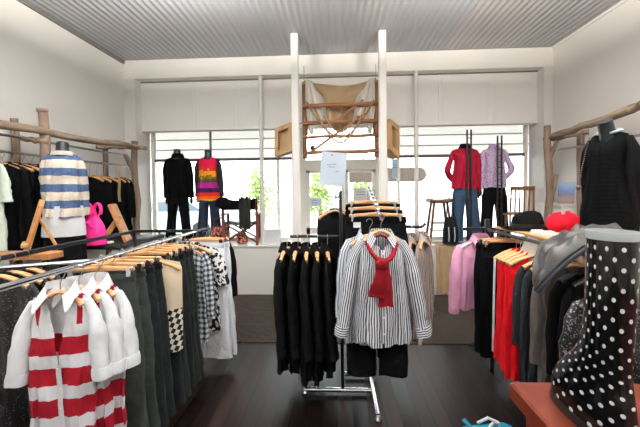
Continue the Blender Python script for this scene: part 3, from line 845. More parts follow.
def build_window_things():
    # folding director's chair seen from behind
    c = thing('directors_chair', 'folding canvas director chair with red brown frame on the window platform', 'chair', (-1.41, 4.77, PZ), math.radians(8))
    w, d = .24, .19
    for s in (-1, 1):
        p = MB(); p.box((s*w, -d, .33), (.036, .036, .66), .004); p.build('post', M['red_wood'], c)
        p = MB(); p.box((s*w, d, .22), (.036, .036, .44), .004); p.build('leg', M['red_wood'], c)
        p = MB(); p.box((s*w, 0, .455), (.05, .42, .022), .004); p.build('armrest', M['red_wood'], c)
        p = MB(); p.box((s*w, 0, .03), (.03, .42, .03), .004); p.build('runner', M['red_wood'], c)
    for y in (-d+.02, d-.02):
        p = MB(); p.tube([(-w, y, .04), (w, y+.01, .33)], .013, 8); p.tube([(w, y, .04), (-w, y-.01, .33)], .013, 8); p.build('cross_brace', M['red_wood'], c)
    rows = []
    for i in range(9):
        q = i/8
        rows.append([(lerp(-w-.01, w+.01, j/10), -d - .02 + .025*math.sin(PI*j/10), .52 + .17*q - .03*math.sin(PI*j/10)*q) for j in range(11)])
    back = [[(x, y+.008, z) for x, y, z in r_] for r_ in rows]
    m = MB(); m.grid(rows); m.grid(back); m.build('backrest', M['black_cloth'], c)
    rows = [[(lerp(-w, w, j/10), lerp(-d, d, i/6), .335 - .03*math.sin(PI*j/10)) for j in range(11)] for i in range(7)]
    m = MB(); m.grid(rows); m.grid([[(x, y, z-.008) for x, y, z in r_] for r_ in rows]); m.build('seat', M['black_cloth'], c)
    # round hat on the corner of the backrest
    h = thing('hat', 'round black fur hat hung on the corner of the director chair', 'hat', (-1.58, 4.44, 1.345))
    m = MB(); m.lathe([(.02, -.085), (.075, -.07), (.1, -.02), (.1, .02), (.085, .06), (.04, .085), (.01, .09)], n=20); m.build('crown', M['soft_black_cloth'], h)
    m = MB(); m.lathe([(.085, -.06), (.112, -.05), (.112, -.01), (.1, .0)], n=20, cap=False); m.build('band', M['black_cloth'], h)
    # dark cloth over the right of the backrest
    o = MB()
    rows = [[(lerp(0, .17, j/8), .016*math.sin(j*1.6) + (.0 if i < 2 else -.0), lerp(.03, -.42, i/10) - .02*math.sin(j*2)) for j in range(9)] for i in range(11)]
    o.grid(rows); o.grid([[(x, y-.01, z) for x, y, z in r_] for r_ in rows])
    tag(o.build('shawl', M['olive_cloth'], angle=80), 'dark green shawl hanging over the director chair back', 'shawl', loc=(-1.38, 4.525, 1.40))
    b = thing('woven_bag', 'dark red patterned woven bag standing under the director chair', 'bag', (-1.74, 4.72, PZ))
    m = MB(); m.lathe([(.09, 0), (.13, .03), (.145, .12), (.12, .22), (.1, .27), (.09, .27), (.1, .2)], n=20); m.build('body', M['red_weave'], b)
    m = MB(); m.tube([(-.09, 0, .26), (-.08, 0, .36), (0, 0, .41), (.08, 0, .36), (.09, 0, .26)], .01, 8); m.build('strap', M['red_wood'], b)
    b = thing('woven_bag', 'small red and pale patterned pouch beside the director chair legs', 'bag', (-1.42, 4.79, PZ))
    m = MB(); m.lathe([(.06, 0), (.085, .02), (.09, .09), (.06, .15), (.05, .17)], n=18); m.build('body', M['red_weave'], b)
    m = MB(); m.tube([(-.05, 0, .16), (0, 0, .25), (.05, 0, .16)], .006, 8); m.build('strap', M['red_wood'], b)
    hb = thing('handbag', 'small black handbag between the two left mannequins', 'bag', (-2.17, 4.9, PZ))
    m = MB(); m.box((0, 0, .1), (.2, .08, .2), .025); m.build('body', M['black_rubber'], hb)
    m = MB(); m.tube([(-.06, 0, .2), (-.05, 0, .27), (0, 0, .3), (.05, 0, .27), (.06, 0, .2)], .008, 8); m.build('handle', M['black_rubber'], hb)
    # white storage box
    b = thing('storage_box', 'white lidded plastic box beside the slim left column', 'box', (-.935, 4.76, PZ))
    m = MB(); m.grid([[(sx*(.105+k), sy*(.075+k), z) for sx, sy in ((-1, -1), (1, -1), (1, 1), (-1, 1))] for z, k in ((0, 0), (.2, .018))], True, True, True); m.build('body', M['white_plastic'], b, smooth=False)
    m = MB(); m.box((0, 0, .21), (.26, .2, .022), .006); m.build('lid', M['white_plastic'], b)
    # stool
    s = thing('stool', 'dark wooden stool with splayed legs on the right window platform', 'stool', (1.50, 4.70, PZ))
    m = MB(); m.tube([(-.16, 0, .63), (-.08, 0, .612), (.08, 0, .612), (.16, 0, .63)], [(.034, .12), (.034, .15), (.034, .15), (.034, .12)], 14); m.build('seat', M['stool_wood'], s)
    for sx in (-1, 1):
        for sy in (-1, 1):
            m = MB(); m.tube([(sx*.09, sy*.07, .6), (sx*.165, sy*.115, .0)], [.018, .02], 10); m.build('leg', M['stool_wood'], s)
    for z, k in ((.2, .138), (.3, .126)):
        m = MB(); m.tube([(-k, -.098*(k/.14), z), (k, -.098*(k/.14), z)], .008, 8); m.tube([(-k, .098*(k/.14), z), (k, .098*(k/.14), z)], .008, 8); m.build('rung', M['stool_wood'], s)
    b = thing('shoulder_bag', 'black fringed shoulder bag hanging off the right of the stool', 'bag', (1.6, 4.53, PZ))
    m = MB(); m.grid([[(w_*math.cos(a), .045*math.sin(a), z) for a in [2*PI*j/18 for j in range(18)]] for z, w_ in ((.02, .07), (.03, .11), (.2, .105), (.36, .08), (.4, .06))], True, True, True); m.build('body', M['dark_denim'], b)
    m = MB(); m.tube([(-.05, 0, .39), (-.04, .02, .56), (0, .1, .64), (.04, .02, .56), (.05, 0, .39)], .007, 8); m.build('strap', M['black_cloth'], b)
    for k in range(5):
        m = MB(); x = -.08 + .04*k; m.tube([(x, -.046, .26), (x+.004, -.055, .14), (x, -.05, .06)], .006, 6); m.build('tassel', M['white_cloth' if k % 2 else 'black_cloth'], b)
    # slat back chair
    c = thing('slat_back_chair', 'wooden slat back chair beside the right pilaster', 'chair', (2.66, 4.755, PZ), math.radians(-42)); c.scale = (.8, .8, .98)
    for s in (-1, 1):
        m = MB(); m.tube([(s*.19, .17, 0), (s*.19, .17, .42), (s*.175, .11 + .1, .81)], .016, 8); m.build('back_post', M['rustic_post_wood'], c)
        m = MB(); m.tube([(s*.17, -.2, 0), (s*.17, -.2, .42)], .017, 8); m.build('leg', M['rustic_post_wood'], c)
    for k in range(4):
        x = -.11 + .073*k; m = MB(); m.tube([(x, .17, .43), (x, .21, .79)], [(.014, .006), (.014, .006)], 8); m.build('slat', M['rustic_post_wood'], c)
    m = MB(); m.box((0, .21, .8), (.4, .025, .06), .008); m.build('top_rail', M['rustic_post_wood'], c)
    m = MB(); m.box((0, -.02, .43), (.42, .43, .03), .01); m.build('seat', M['rustic_post_wood'], c)
    # hessian drape over the platform edge
    rows = []
    for i in range(22):
        q = i/21
        y, z = (lerp(4.8, 4.545, q/.3), .728) if q < .3 else (4.545 - .012*min(1, (q-.3)*4), lerp(.726, .05, (q-.3)/.7))
        rows.append([(lerp(1.40, 1.77, j/24) + .01*math.sin(j*.9), y - (.014*math.sin(j*1.15 + q) + .014 if q >= .3 else 0), z + (.002*math.sin(j) if q < .3 else 0)) for j in range(25)])
    m = MB(); m.grid(rows); m.grid([[(x, y + (.004 if i > 6 else 0), z - (.003 if i <= 6 else 0)) for x, y, z in r_] for i, r_ in enumerate(rows)])
    tag(m.build('hessian_drape', M['hessian'], angle=80), 'tan hessian cloth draped over the right platform edge', 'cloth')
    # notices on the door glass
    for x, z, w_, h_, mt, lb in ((-.315, 1.33, .17, .13, 'paper', 'small pale blue notice low on the left door glass'), (.40, 1.44, .22, .2, 'white_plastic', 'square white notice on the right door glass'), (.93, 1.83, .1, .3, 'pale_blue', 'narrow pale blue panel in the glass right of the door')):
        p = thing('notice', lb, 'notice', (x, 4.99 if x > .7 else 5.076, z))
        m = MB(); m.box((0, 0, 0), (w_, .004, h_), .0005); m.build('sheet', M[mt], p)
        for k in range(2):
            m = MB(); m.box((0, -.0032, h_*.2 - k*.04), (w_*.6, .0015, .006), .0003); m.build('text_line', M['ink'], p)

def build_hanging_frame():
    Y = 4.28
    r = thing('timber_frame', 'rustic timber ladder frame hung between the two white posts above the door', 'frame', (.08, Y, 1.94))
    for x in (-.475, .475):
        m = MB(); m.tube([(x, 0, 0), (x*1.01, .01, .5), (x, 0, .98)], [.028, .026, .024], 10, jit=.15, seed=3); m.build('post', M['rustic_post_wood'], r)
    for z, r_ in ((.075, .026), (.28, .022), (.465, .026), (.69, .03)):
        m = MB(); m.tube([(-.5, -.035, z - .01), (-.2, -.03, z+.006), (.2, -.036, z-.002), (.51, -.035, z+.012)], [r_, r_*.9, r_*1.05, r_], 10, jit=.2, seed=int(z*100)); m.build('rail', M['rustic_wood'], r)
    for a, b in (((-.4, -.06, .07), (.32, -.07, .57)), ((-.02, -.05, .5), (.3, -.06, .74))):
        m = MB(); m.tube([a, tuple((p+q)/2 + .012 for p, q in zip(a, b)), b], .017, 8, jit=.2, seed=9); m.build('brace', M['rustic_wood'], r)
    for s in (-1, 1):
        m = MB(); m.tube([(s*.475, 0, .97), (s*.475, .0, 1.23)], .005, 6); m.build('hanging_wire', M['steel'], r)
    m = MB(); m.ball((-.37, -.06, .13), (.032, .025, .035)); m.build('iron_knot', M['black_metal'], r)
    # hessian sheet behind, sagging between the top corners
    rows = []
    for i in range(22):
        q = i/21; row = []
        for j in range(31):
            t = j/30*2 - 1
            zt = 1.03 - .07*(1 - abs(t)**1.6); zb = .46 - .1*(1 - t*t)
            x = t*lerp(lerp(.44, .24, smoothstep(0, .5, q)), .17, q); row.append((x, .035 + .02*math.sin(4*t + 3*q) + .012*math.sin(11*t)*q, lerp(zt, zb, q)))
        rows.append(row)
    m = MB(); m.grid(rows); m.grid([[(x, y+.006, z) for x, y, z in r_] for r_ in rows])
    c = m.build('hessian_sheet', M['hessian'], angle=80); tag(c, 'tan hessian sheet sagging behind the hanging timber frame', 'cloth', loc=(.08, Y + .035, 1.955))
    for s, lb in ((-1, 'left'), (1, 'right')):
        # hessian side hem and pale canvas folds
        m = MB(); rows = []
        for i in range(14):
            q = i/13
            rows.append([(s*(.475 - .008*q) + s*(.035*t), .02*math.sin(5*t+q*3), lerp(1.04 - .03*abs(t), .3, q)) for t in [k/4 - 1 for k in range(9)]])
        m.grid(rows); m.grid([[(x, y+.006, z) for x, y, z in r_] for r_ in rows])
        tag(m.build('hessian_hem', M['hessian'], angle=80), 'narrow tan hessian hem over the %s post of the timber frame' % lb, 'cloth', loc=(.08, Y + .045, 1.955))
        for k, (x0, x1, w_, mt) in enumerate(((.41, .25, .062, 'canvas_white'), (.425, .385, .045, 'canvas_white'))):
            m = MB(); rows = []
            for i in range(16):
                q = i/15
                rows.append([(s*(lerp(x0, x1, q)) + w_*t*lerp(.6, 1.1, math.sin(PI*q)), -.012 - .016*math.cos(t*5 + q*2), lerp(1.02, .44 if k == 0 else .3, q)) for t in [p/4 - 1 for p in range(9)]])
            m.grid(rows); m.grid([[(x, y+.005, z) for x, y, z in r_] for r_ in rows])
            tag(m.build('canvas_strip', M[mt], angle=80), ('diagonal' if k == 0 else 'straight') + ' pale canvas strip hanging at the %s of the timber frame' % lb, 'cloth', loc=(.08, Y + .02 - .03*k, 1.955))
    for k, (a, zb) in enumerate(((.44, .27), (.33, .2), (.22, .34))):
        m = MB(); m.tube([(a*t, -.075 - .012*k, lerp(zb - .03, .72 - .1*k, abs(t)**1.7)) for t in [p/9 - 1 for p in range(19)]], .012, 8)
        tag(m.build('rope_swag', M['rope']), ('widest', 'lowest', 'shortest')[k] + ' looped rope swag across the hanging timber frame', 'rope', loc=(.08, Y, 1.955))
    # side panniers
    for s, x, lb in ((-1, -.68, 'left'), (1, .77, 'right')):
        p = thing('pannier', 'tan hide pannier box on the %s side of the hanging timber frame' % lb, 'pannier', (x, Y + .05, 1.93), s*math.radians(18 if s < 0 else 50))
        m = MB()
        o = [(-.13, .05), (.12, .11), (.13, .5), (-.12, .43)] if s < 0 else [(-.12, .1), (.12, .0), (.12, .44), (-.12, .5)]
        m.prism([(a, b) for a, b in o], .03, .1); m.build('panel', M['hide'], p, smooth=False)
        m = MB(); i_ = [(a*.62, .28 + (b-.28)*.66) for a, b in o]
        m.grid([[(a, .03, b) for a, b in o], [(a, -.04, b) for a, b in o], [(a*1.0, -.04, b) for a, b in i_], [(a, .02, b) for a, b in i_]], True); m.build('rim', M['hide'], p, smooth=False)
        m = MB(); m.tube([(-s*.1, .06, .44), (-s*.3, .02, .5)], .009, 6); m.build('strap', M['rope'], p)
    # paper pinned to the bottom rail
    p = thing('paper_sheet', 'pale blue printed paper sheet pinned to the hanging timber frame', 'paper', (.0, Y - .085, 2.005)); p.rotation_euler = (0, math.radians(6), 0)
    rows = [[(lerp(-.165, .165, j/6), -.008*math.sin(PI*i/8) - .006*math.sin(j), lerp(.0, -.44, i/8)) for j in range(7)] for i in range(9)]
    m = MB(); m.grid(rows); m.grid([[(x, y+.0015, z) for x, y, z in r_] for r_ in rows]); m.build('sheet', M['paper'], p)
    for z, x0, x1 in ((-.16, -.085, -.03), (-.155, -.022, .04), (-.19, -.06, .02), (-.255, .03, .085)):
        pts = [(lerp(x0, x1, k/8), -.0165, z + .004*math.sin(k*2.4) + (x0 + k*.005)*.1) for k in range(9)]
        m = MB(); m.tube(pts, .0026, 5); m.build('text_line', M['ink'], p)
    m = MB(); m.ball((-.03, -.012, -.04), (.009, .008, .009)); m.build('pin', M['black_metal'], p)

# ------------------------------------------------------------------ left side
def wobble(a, b, n, amp, seed):
    rg = random.Random(seed); a = Vector(a); b = Vector(b)
    return [a.lerp(b, i/(n-1)) + Vector((rg.uniform(-amp, amp), rg.uniform(-amp, amp), rg.uniform(-amp, amp))) * (1 if 0 < i < n-1 else .3) for i in range(n)]

def branch(name, a, b, r0, r1, parent, mat='branch_wood', amp=.02, seed=0, n=9):
    m = MB(); rg = random.Random(seed)
    m.tube(wobble(a, b, n, amp, seed), [lerp(r0, r1, i/(n-1))*(1 + .12*(rg.random()-.5)) for i in range(n)], 12, jit=.1, seed=seed)
    return m.build(name, M[mat], parent)

def build_left_wall():
    r = thing('branch_rack', 'rustic tree branch clothes rack along the left wall', 'clothes rack', (-2.75, 3.0, 0))
    for (x, y, z, s) in ((0, -.08, 2.3, 1), (0, 1.3, 2.22, 2), (0, -1.5, 2.2, 3), (-.27, -.1, 2.22, 4), (-.27, 1.1, 2.1, 5), (-.27, -1.5, 2.1, 6)):
        branch('post', (x, y, 0), (x, y, z), .043 if x == 0 else .036, .04 if x == 0 else .03, r, 'branch_post_wood', .014, s)
    branch('top_branch', (.02, -1.6, 2.03), (.03, 1.5, 2.15), .042, .03, r, 'branch_wood', .014, 11, 12)
    branch('cross_branch', (.06, 1.38, 2.14), (-.28, .95, 2.1), .03, .025, r, 'branch_wood', .01, 12)
    branch('cross_branch', (.05, -.08, 2.0), (-.28, -.1, 2.04), .028, .025, r, 'branch_wood', .01, 13)
    branch('fork', (0, 1.3, 1.75), (-.02, 1.12, 2.02), .03, .025, r, 'branch_post_wood', .008, 14)
    m = MB(); m.grid([[(.0 + .05*math.cos(a)*k, -.09 - .055*k*math.sin(a), z) for a in [2*PI*j/12 for j in range(12)]] for z, k in ((2.28, .86), (2.3, .9), (2.306, .85))], True, True, True); m.build('cut_top', M['branch_post_wood'], r)
    for z, x in ((2.03, -.16), (1.88, -.14)):
        m = MB(); m.rod((x, -1.6, z), (x, 1.35, z), .013, 12); m.build('hanging_rail', M['steel'], r)
    # garments on it
    g = 'clothes on the left branch rack'
    ys = (2.5, 2.66, 2.75, 2.84, 2.93, 3.02, 3.11)
    words = ('white and mint long top nearest the camera', 'first', 'second', 'third', 'fourth', 'fifth', 'sixth')
    for k, y in enumerate(ys):
        lb = 'white mint edged long top at the near end of the branch rack' if k == 0 else '%s black top after the white one on the left branch rack' % words[k]
        z = 1.88
        if k == 0:
            make_top('long_blouse', lb, 'top', 'mint_cloth', (-2.86, y, z - .095), math.radians(-4), L=.86, sw=.15, hw=.17, t=.03, sleeves=.3, rx=.04, ry=.03, out=.02, end=1.0, cuff=('mint_cloth', .02), collar=None, seed=50)
        else:
            make_top('black_blouse', lb, 'top', ('black_cloth', 'soft_black_cloth')[k % 2], (-2.89, y, z - .095), math.radians(rnd.uniform(-6, 6)), g, L=.86 - .03*(k % 2), sw=.185, hw=.2, t=.03, sleeves=.56 if k % 2 else None, rx=.05, ry=.03, out=.03, seed=50 + k)
        make_hanger('hanger of the ' + lb, (-2.89, y, z), math.radians(4), .185, 'hangers on the left branch rack')
    for k, (y, x) in enumerate(((3.66, -2.9), (3.78, -2.9), (3.9, -2.89), (4.12, -2.89), (4.2, -2.89))):
        z = 1.88
        lb = '%s black top on the far half of the left branch rack' % ('first', 'second', 'third', 'fourth', 'last')[k]
        make_top('black_blouse', lb, 'top', ('soft_black_cloth', 'black_cloth')[k % 2], (x, y, z - .17), 0, g, L=.82, sw=.18 if k < 3 else .13, hw=.19 if k < 3 else .13, t=.03, sleeves=None if k == 1 else .5, rx=.045, ry=.03, out=.02, seed=70 + k)
        make_hanger('hanger of the ' + lb, (x, y, z), 0, .18 if k < 3 else .13, 'hangers on the left branch rack', drop=.165)
    b = thing('scarf', 'narrow tan scarf hanging in front of the far black tops', 'scarf', (-2.68, 3.86, 1.85))
    m = MB(); rows = [[(.018*t, .006*math.sin(3*t + i), -.45*i/10) for t in (-1, -.5, 0, .5, 1)] for i in range(11)]; m.grid(rows); m.grid([[(x-.003, y+.004, z) for x, y, z in q] for q in rows]); m.build('band', M['hessian'], b)
    m = MB(); m.tube([(0, 0, 0), (-.1, 0, .03), (-.21, 0, .035)], .004, 6); m.build('hook', M['steel'], b)
    # torso form in the blue and cream jumper
    t = thing('torso_form', 'black torso form in a blue and cream banded jumper', 'mannequin', (-2.36, 2.68, 0), math.radians(205))
    neck_cap(t, 1.872, .046, .07)
    m = MB(); m.rod((0, 0, .03), (0, 0, 1.05), .016, 12); m.lathe([(.17, 0), (.17, .015), (.03, .035)]); m.build('stand', M['black_metal'], t)
    b = make_sweater(t, 1.865, 'blue_cream_knit', .12, .142, .56)
    m = MB(); N = 36
    m.grid([[(.145*k*math.cos(a) + .004*math.sin(6*a), .115*k*math.sin(a) + .005*math.sin(7*a), z) for a in [2*PI*j/N for j in range(N)]] for z, k in ((1.4, .95), (1.3, 1.0), (1.2, 1.06), (1.14, 1.08), (1.145, 1.04))], True); m.build('white_top', M['white_cloth'], t)
    m = MB(); m.grid([[(.142*k*math.cos(a), .112*k*math.sin(a), z) for a in [2*PI*j/N for j in range(N)]] for z, k in ((1.25, .98), (1.1, 1.05), (.9, 1.1), (.62, 1.12), (.62, 1.05))], True, True, True); m.build('skirt', M['black_cloth'], t)
    # plank table with easel
    tb = thing('plank_stand', 'narrow pine topped stand at the left edge of the photo', 'table', (-2.52, 2.34, 0))
    m = MB(); m.box((0, 0, 1.035), (.78, .13, .05), .005); m.build('table_top', M['table_wood'], tb)
    for x in (-.35, .35):
        m = MB(); m.box((x, 0, .505), (.035, .1, 1.01), .004); m.build('leg', M['black_metal'], tb)
    e = thing('easel', 'small wooden display easel on the pine topped stand', 'easel', (-2.25, 2.36, 1.06), math.radians(43))
    m = MB(); m.tube([(-.1, -.03, .01), (.0, .0, .4)], [(.02, .012), (.018, .012)], 8); m.build('front_leg', M['pine'], e)
    m = MB(); m.tube([(-.035, .0, .29), (.085, .02, .008)], [(.011, .009)]*2, 8); m.build('rear_leg', M['pine'], e)
    m = MB(); m.box((0, 0, 0), (.03, .12, .31), .006, Matrix.Translation((-.05, -.02, .21)) @ Matrix.Rotation(math.radians(16), 4, 'Y')); m.build('panel', M['table_wood'], e)
    m = MB(); m.box((-.105, -.03, .07), (.04, .2, .03), .005); m.build('ledge', M['pine'], e)
    # far display table
    tb = thing('display_table', 'low black display table behind the left clothes rack', 'table', (-2.23, 3.24, 0))
    m = MB(); m.box((0, 0, 1.0), (.5, .74, .04), .005); m.build('table_top', M['black_plastic'], tb)
    for x in (-.22, .22):
        for y in (-.34, .34):
            m = MB(); m.box((x, y, .49), (.03, .03, .98), .004); m.build('leg', M['black_metal'], tb)
    p = thing('drawstring_bag', 'hot pink bag with bow handles beside the banded jumper', 'bag', (-2.26, 2.88, 1.02)); p.scale = (1.2, 1.2, 1.02)
    m = MB(); N = 30
    m.grid([[(rx*(1 + .04*math.sin(7*a + 9*z))*math.cos(a), ry*(1+.05*math.sin(6*a))*math.sin(a), z) for a in [2*PI*j/N for j in range(N)]] for z, rx, ry in ((0, .085, .05), (.01, .098, .06), (.1, .097, .062), (.18, .085, .055), (.23, .06, .04), (.26, .045, .03), (.28, .05, .035))], True, True, True); m.build('body', M['hot_pink'], p)
    for s in (-1, 1):
        m = MB(); m.tube([(s*.015 + .035*math.cos(a)*(.8) + s*.015, .012*s, .275 + .05 + .06*math.sin(a)) for a in [PI*1.25 - k*PI*1.5/10 for k in range(11)]], [(.008, .018)]*11, 8); m.build('handle', M['hot_pink'], p)
    m = MB(); m.ball((0, -.05, .21), (.03, .02, .022)); m.tube([(0, -.055, .21), (-.04, -.06, .17)], .008, 6); m.tube([(0, -.055, .21), (.04, -.06, .17)], .008, 6); m.build('bow', M['hot_pink'], p)
    e = thing('easel', 'leaning tan leather folder frame between the pink bag and the rack corner', 'easel', (-2.1, 3.14, 1.02), math.radians(20))
    Mx = Matrix.Rotation(math.radians(-20), 4, 'Y')
    m = MB(); m.box((0, 0, .2), (.03, .2, .4), .006, Mx.copy()); m.build('panel', M['table_wood'], e)
    m.__init__(); m.box((-.018, 0, .22), (.006, .15, .3), .002, Mx.copy()); m.build('cover', M['black_plastic'], e)
    m = MB(); m.tube([(-.22, -.02, .02), (-.06, -.02, .26)], [(.025, .012)]*2, 8); m.build('support', M['pine'], e)
    e = thing('bead_bracelet', 'small pale bead bracelet lying by the leaning tan frame', 'bracelet', (-2.17, 2.95, 1.02))
    m = MB()
    for k in range(12): m.ball((.035*math.cos(k*PI/6), .035*math.sin(k*PI/6), .014), .012, 8, 6)
    m.build('beads', M['shell_button'], e)

def make_sweater(r, z, mat, sw, hw, L):
    rows = crumple(body_rows(L, sw, hw, .12, .06, .46, None, .03, .012, 7, 21, waist=.0, tprof=tp(.115, .05)), .016, 4, 14, 12)
    b = MB().grid(rows).build('jumper', M[mat], r, angle=70); b.location = (0, 0, z)
    for s in (-1, 1):
        m = MB(); sleeve(m, s, sw, .46, .06, .5, .043, .056, .0, -.07, .85, 8 + s, wr=.08); m.build('sleeve', M[mat], b, angle=70)
    m = MB()
    m.grid([[((.066+k)*math.cos(a), (.052+k)*math.sin(a), zz) for a in [2*PI*j/24 for j in range(24)]] for zz, k in ((-.03, .022), (.0, .014), (.008, .004), (.008, -.002), (-.012, .0))], True); m.build('neckband', M['cream_knit'], b)
    return b

RZ = 1.155
def build_left_rack():
    r = thing('clothes_rack', 'long black double rail clothes rack at the left with a chrome rail', 'clothes rack', (-1.25, 2.8, 0))
    yn = -2.2
    for x in (0, -.56):
        for y in (0, yn):
            m = MB(); m.box((x, y, RZ/2 + .01), (.026, .026, RZ - .02), .003); m.build('upright', M['black_metal'], r)
    m = MB(); m.box((-.28, 0, RZ + .004), (.586, .026, .026), .003); m.build('end_bar', M['black_metal'], r)
    m = MB(); m.box((-.28, yn, RZ + .004), (.586, .026, .026), .003); m.build('end_bar', M['black_metal'], r)
    m = MB(); m.box((-.56, yn/2, RZ + .004), (.026, -yn, .026), .003); m.build('side_bar', M['black_metal'], r)
    m = MB(); m.rod((0, -.01, RZ - .002), (0, yn, RZ - .002), .0135, 14); m.build('chrome_rail', M['chrome'], r)
    m = MB(); m.rod((0, 0, RZ - .002), (0, .22, RZ - .002), .0115, 14); m.build('end_arm', M['black_metal'], r)
    for y in (0, yn):
        m = MB(); m.box((-.28, y, .06), (.56, .024, .024), .003); m.build('foot_bar', M['black_metal'], r)
    # shirts facing the camera at the near end
    yy = (1.40, 1.47, 1.535)
    for k, y in enumerate(yy):
        lb = ('white shirt with broad red bands at the front of the left rack', 'white and red banded shirt second on the left rack', 'white and red banded shirt third on the left rack')[k]
        sw = .125
        gap = lambda zz: max(.003, .05*(1 - zz/.31)) if zz < .31 else .003
        x = -1.262 + .03*k
        make_top('banded_shirt', lb, 'shirt', 'red_band_cotton', (x, y, RZ - .097), math.radians(10 - 3*k), 'red banded shirts', L=.82, sw=sw, hw=.135, t=.028, nw=.058, slope=.42, drop=.05, gap=gap,
                 sleeves=.36, rx=.034, ry=.038, out=.04, end=1.1, cuff=('white_cloth', .05), collar=('white_cloth', .035, .05, .028, 25, .5), nbut=5 if k == 0 else 0, placket=('white_cloth', -.325, -.78, .011) if k == 0 else None,
                 seed=20 + k, sleeve_mat='white_cloth', fwd=-.02)
        make_hanger('hanger of the ' + lb, (x, y, RZ + .002), math.radians(10 - 3*k), .1, 'hangers of the red banded shirts')
    # trousers on clip hangers
    ordn = ('first', 'second', 'third', 'fourth', 'fifth', 'sixth', 'seventh', 'eighth', 'ninth', 'tenth', 'eleventh', 'twelfth')
    mats = ['charcoal_denim', 'charcoal_denim', 'dark_denim', 'dark_denim', None, 'dark_denim', 'olive_cloth', 'dark_denim', 'olive_cloth', 'olive_cloth']
    protos = {}
    hproto = None
    y0 = 1.64; n = 0
    for k, mt in enumerate(mats):
        y = y0 + .088*k - .0008*k*k; rz = math.radians(rnd.uniform(8, 19) if k < 5 else rnd.uniform(2, 9)); x = -1.25
        z = RZ + .0145
        if mt is None:
            lb = 'cream top with a black diamond panel hanging among the charcoal jeans'
            t = thing('diamond_blouse', lb, 'top', (-1.165, y, RZ - .08), rz + .25)
            rows = body_rows(.6, .17, .165, .03, .06, .25, None, .03, .006, 5, 9); MB().grid(rows).build('body', M['diamond_cotton'], t, angle=70)
            make_hanger('hanger of the ' + lb, (-1.165, y, z), rz + .25, .16)
        else:
            n += 1
            lb = '%s pair of dark trousers behind the red banded shirts on the left rack' % ordn[n-1]
            loc = (x, y, z - .105)
            if mt in protos: dup(protos[mt], loc, rz, lb)
            else: protos[mt] = make_trousers('trousers', lb, 'trousers', mt, loc, rz, 'dark trousers on the left rack', L=.97, w=.165, t=.02, flare=1.3, seed=k, spread=.025)
            hl = 'wooden clip hanger of the %s dark trousers on the left rack' % ordn[n-1]
            if hproto: dup(hproto, (x, y, z), rz, hl)
            else: hproto = make_clip_hanger(hl, (x, y, z), rz, .165, 'clip hangers on the left rack')
    z = RZ + .0145
    make_top('checked_shirt', 'grey and white checked shirt near the far end of the left rack', 'shirt', 'check_cotton', (-1.22, 2.5, z - .1), math.radians(-4), L=.75, sw=.18, hw=.2, t=.03, sleeves=.52, rx=.05, ry=.035, out=.03, collar=('check_cotton', .03, .045, .03, 21, .3), seed=31)
    make_hanger('wooden hanger holding the grey checked shirt', (-1.22, 2.5, z), 0, .17)
    make_top('splodge_blouse', 'black and white splodge print top near the end of the left rack', 'top', 'splodge_cotton', (-1.19, 2.58, z - .09), math.radians(3), L=.72, sw=.19, hw=.23, t=.035, sleeves=.3, rx=.06, ry=.035, out=.05, end=1, seed=32)
    make_hanger('wooden hanger holding the black and white splodge top', (-1.19, 2.58, z), 0, .17)
    for k, y in enumerate((2.66, 2.72)):
        lb = ('first', 'second')[k] + ' pair of white trousers at the far end of the left rack'
        make_trousers('white_trousers', lb, 'trousers', 'bright_white', (-1.11 + .02*k, y, z - .1), math.radians(-3), 'white trousers', L=.97, w=.17, t=.022, flare=1.25, seed=40 + k, hip=1.1, spread=.02)
        make_clip_hanger('clip hanger of the %s white trousers on the left rack' % ('first', 'second')[k], (-1.11 + .02*k, y, z), 0, .165, 'clip hangers of the white trousers')
    make_top('cardigan', 'black cardigan with a tan panel on the end arm of the left rack', 'cardigan', 'black_cloth', (-1.2, 2.98, z - .1), math.radians(0), L=.6, sw=.185, hw=.2, t=.03, sleeves=.5, rx=.05, ry=.04, out=.03, seed=44)
    make_hanger('wooden hanger holding the black cardigan', (-1.2, 2.98, z), 0, .17)
    m = MB(); m.grid([[(lerp(.09, .17, j/6), -.055 - .004*math.sin(j), lerp(-.1, -.42, i/8)) for j in range(7)] for i in range(9)])
    o = bpy.data.objects.get('cardigan'); m.build('tan_panel', M['hessian'], o, angle=80)
    # sequinned tops on the inner bar, left edge
    for k, y in enumerate((1.62, 1.7, 1.78)):
        lb = '%s black sequinned top on the inner bar at the left edge' % ('first', 'second', 'third')[k]
        make_top('sequin_blouse', lb, 'top', 'dark_sequin', (-1.81, y, RZ - .085), math.radians(6), 'sequinned tops', L=.85, sw=.17, hw=.19, t=.03, sleeves=.4, rx=.045, ry=.03, out=.02, seed=80 + k)
        make_hanger('hanger of the ' + lb, (-1.81, y, RZ + .018), math.radians(6), .165, 'hangers of the sequinned tops')
    m = MB(); m.tube([(-.56, -1.45, RZ - .002), (0, -1.2, RZ - .002)], .011, 10); m.build('cross_rail', M['chrome'], r)

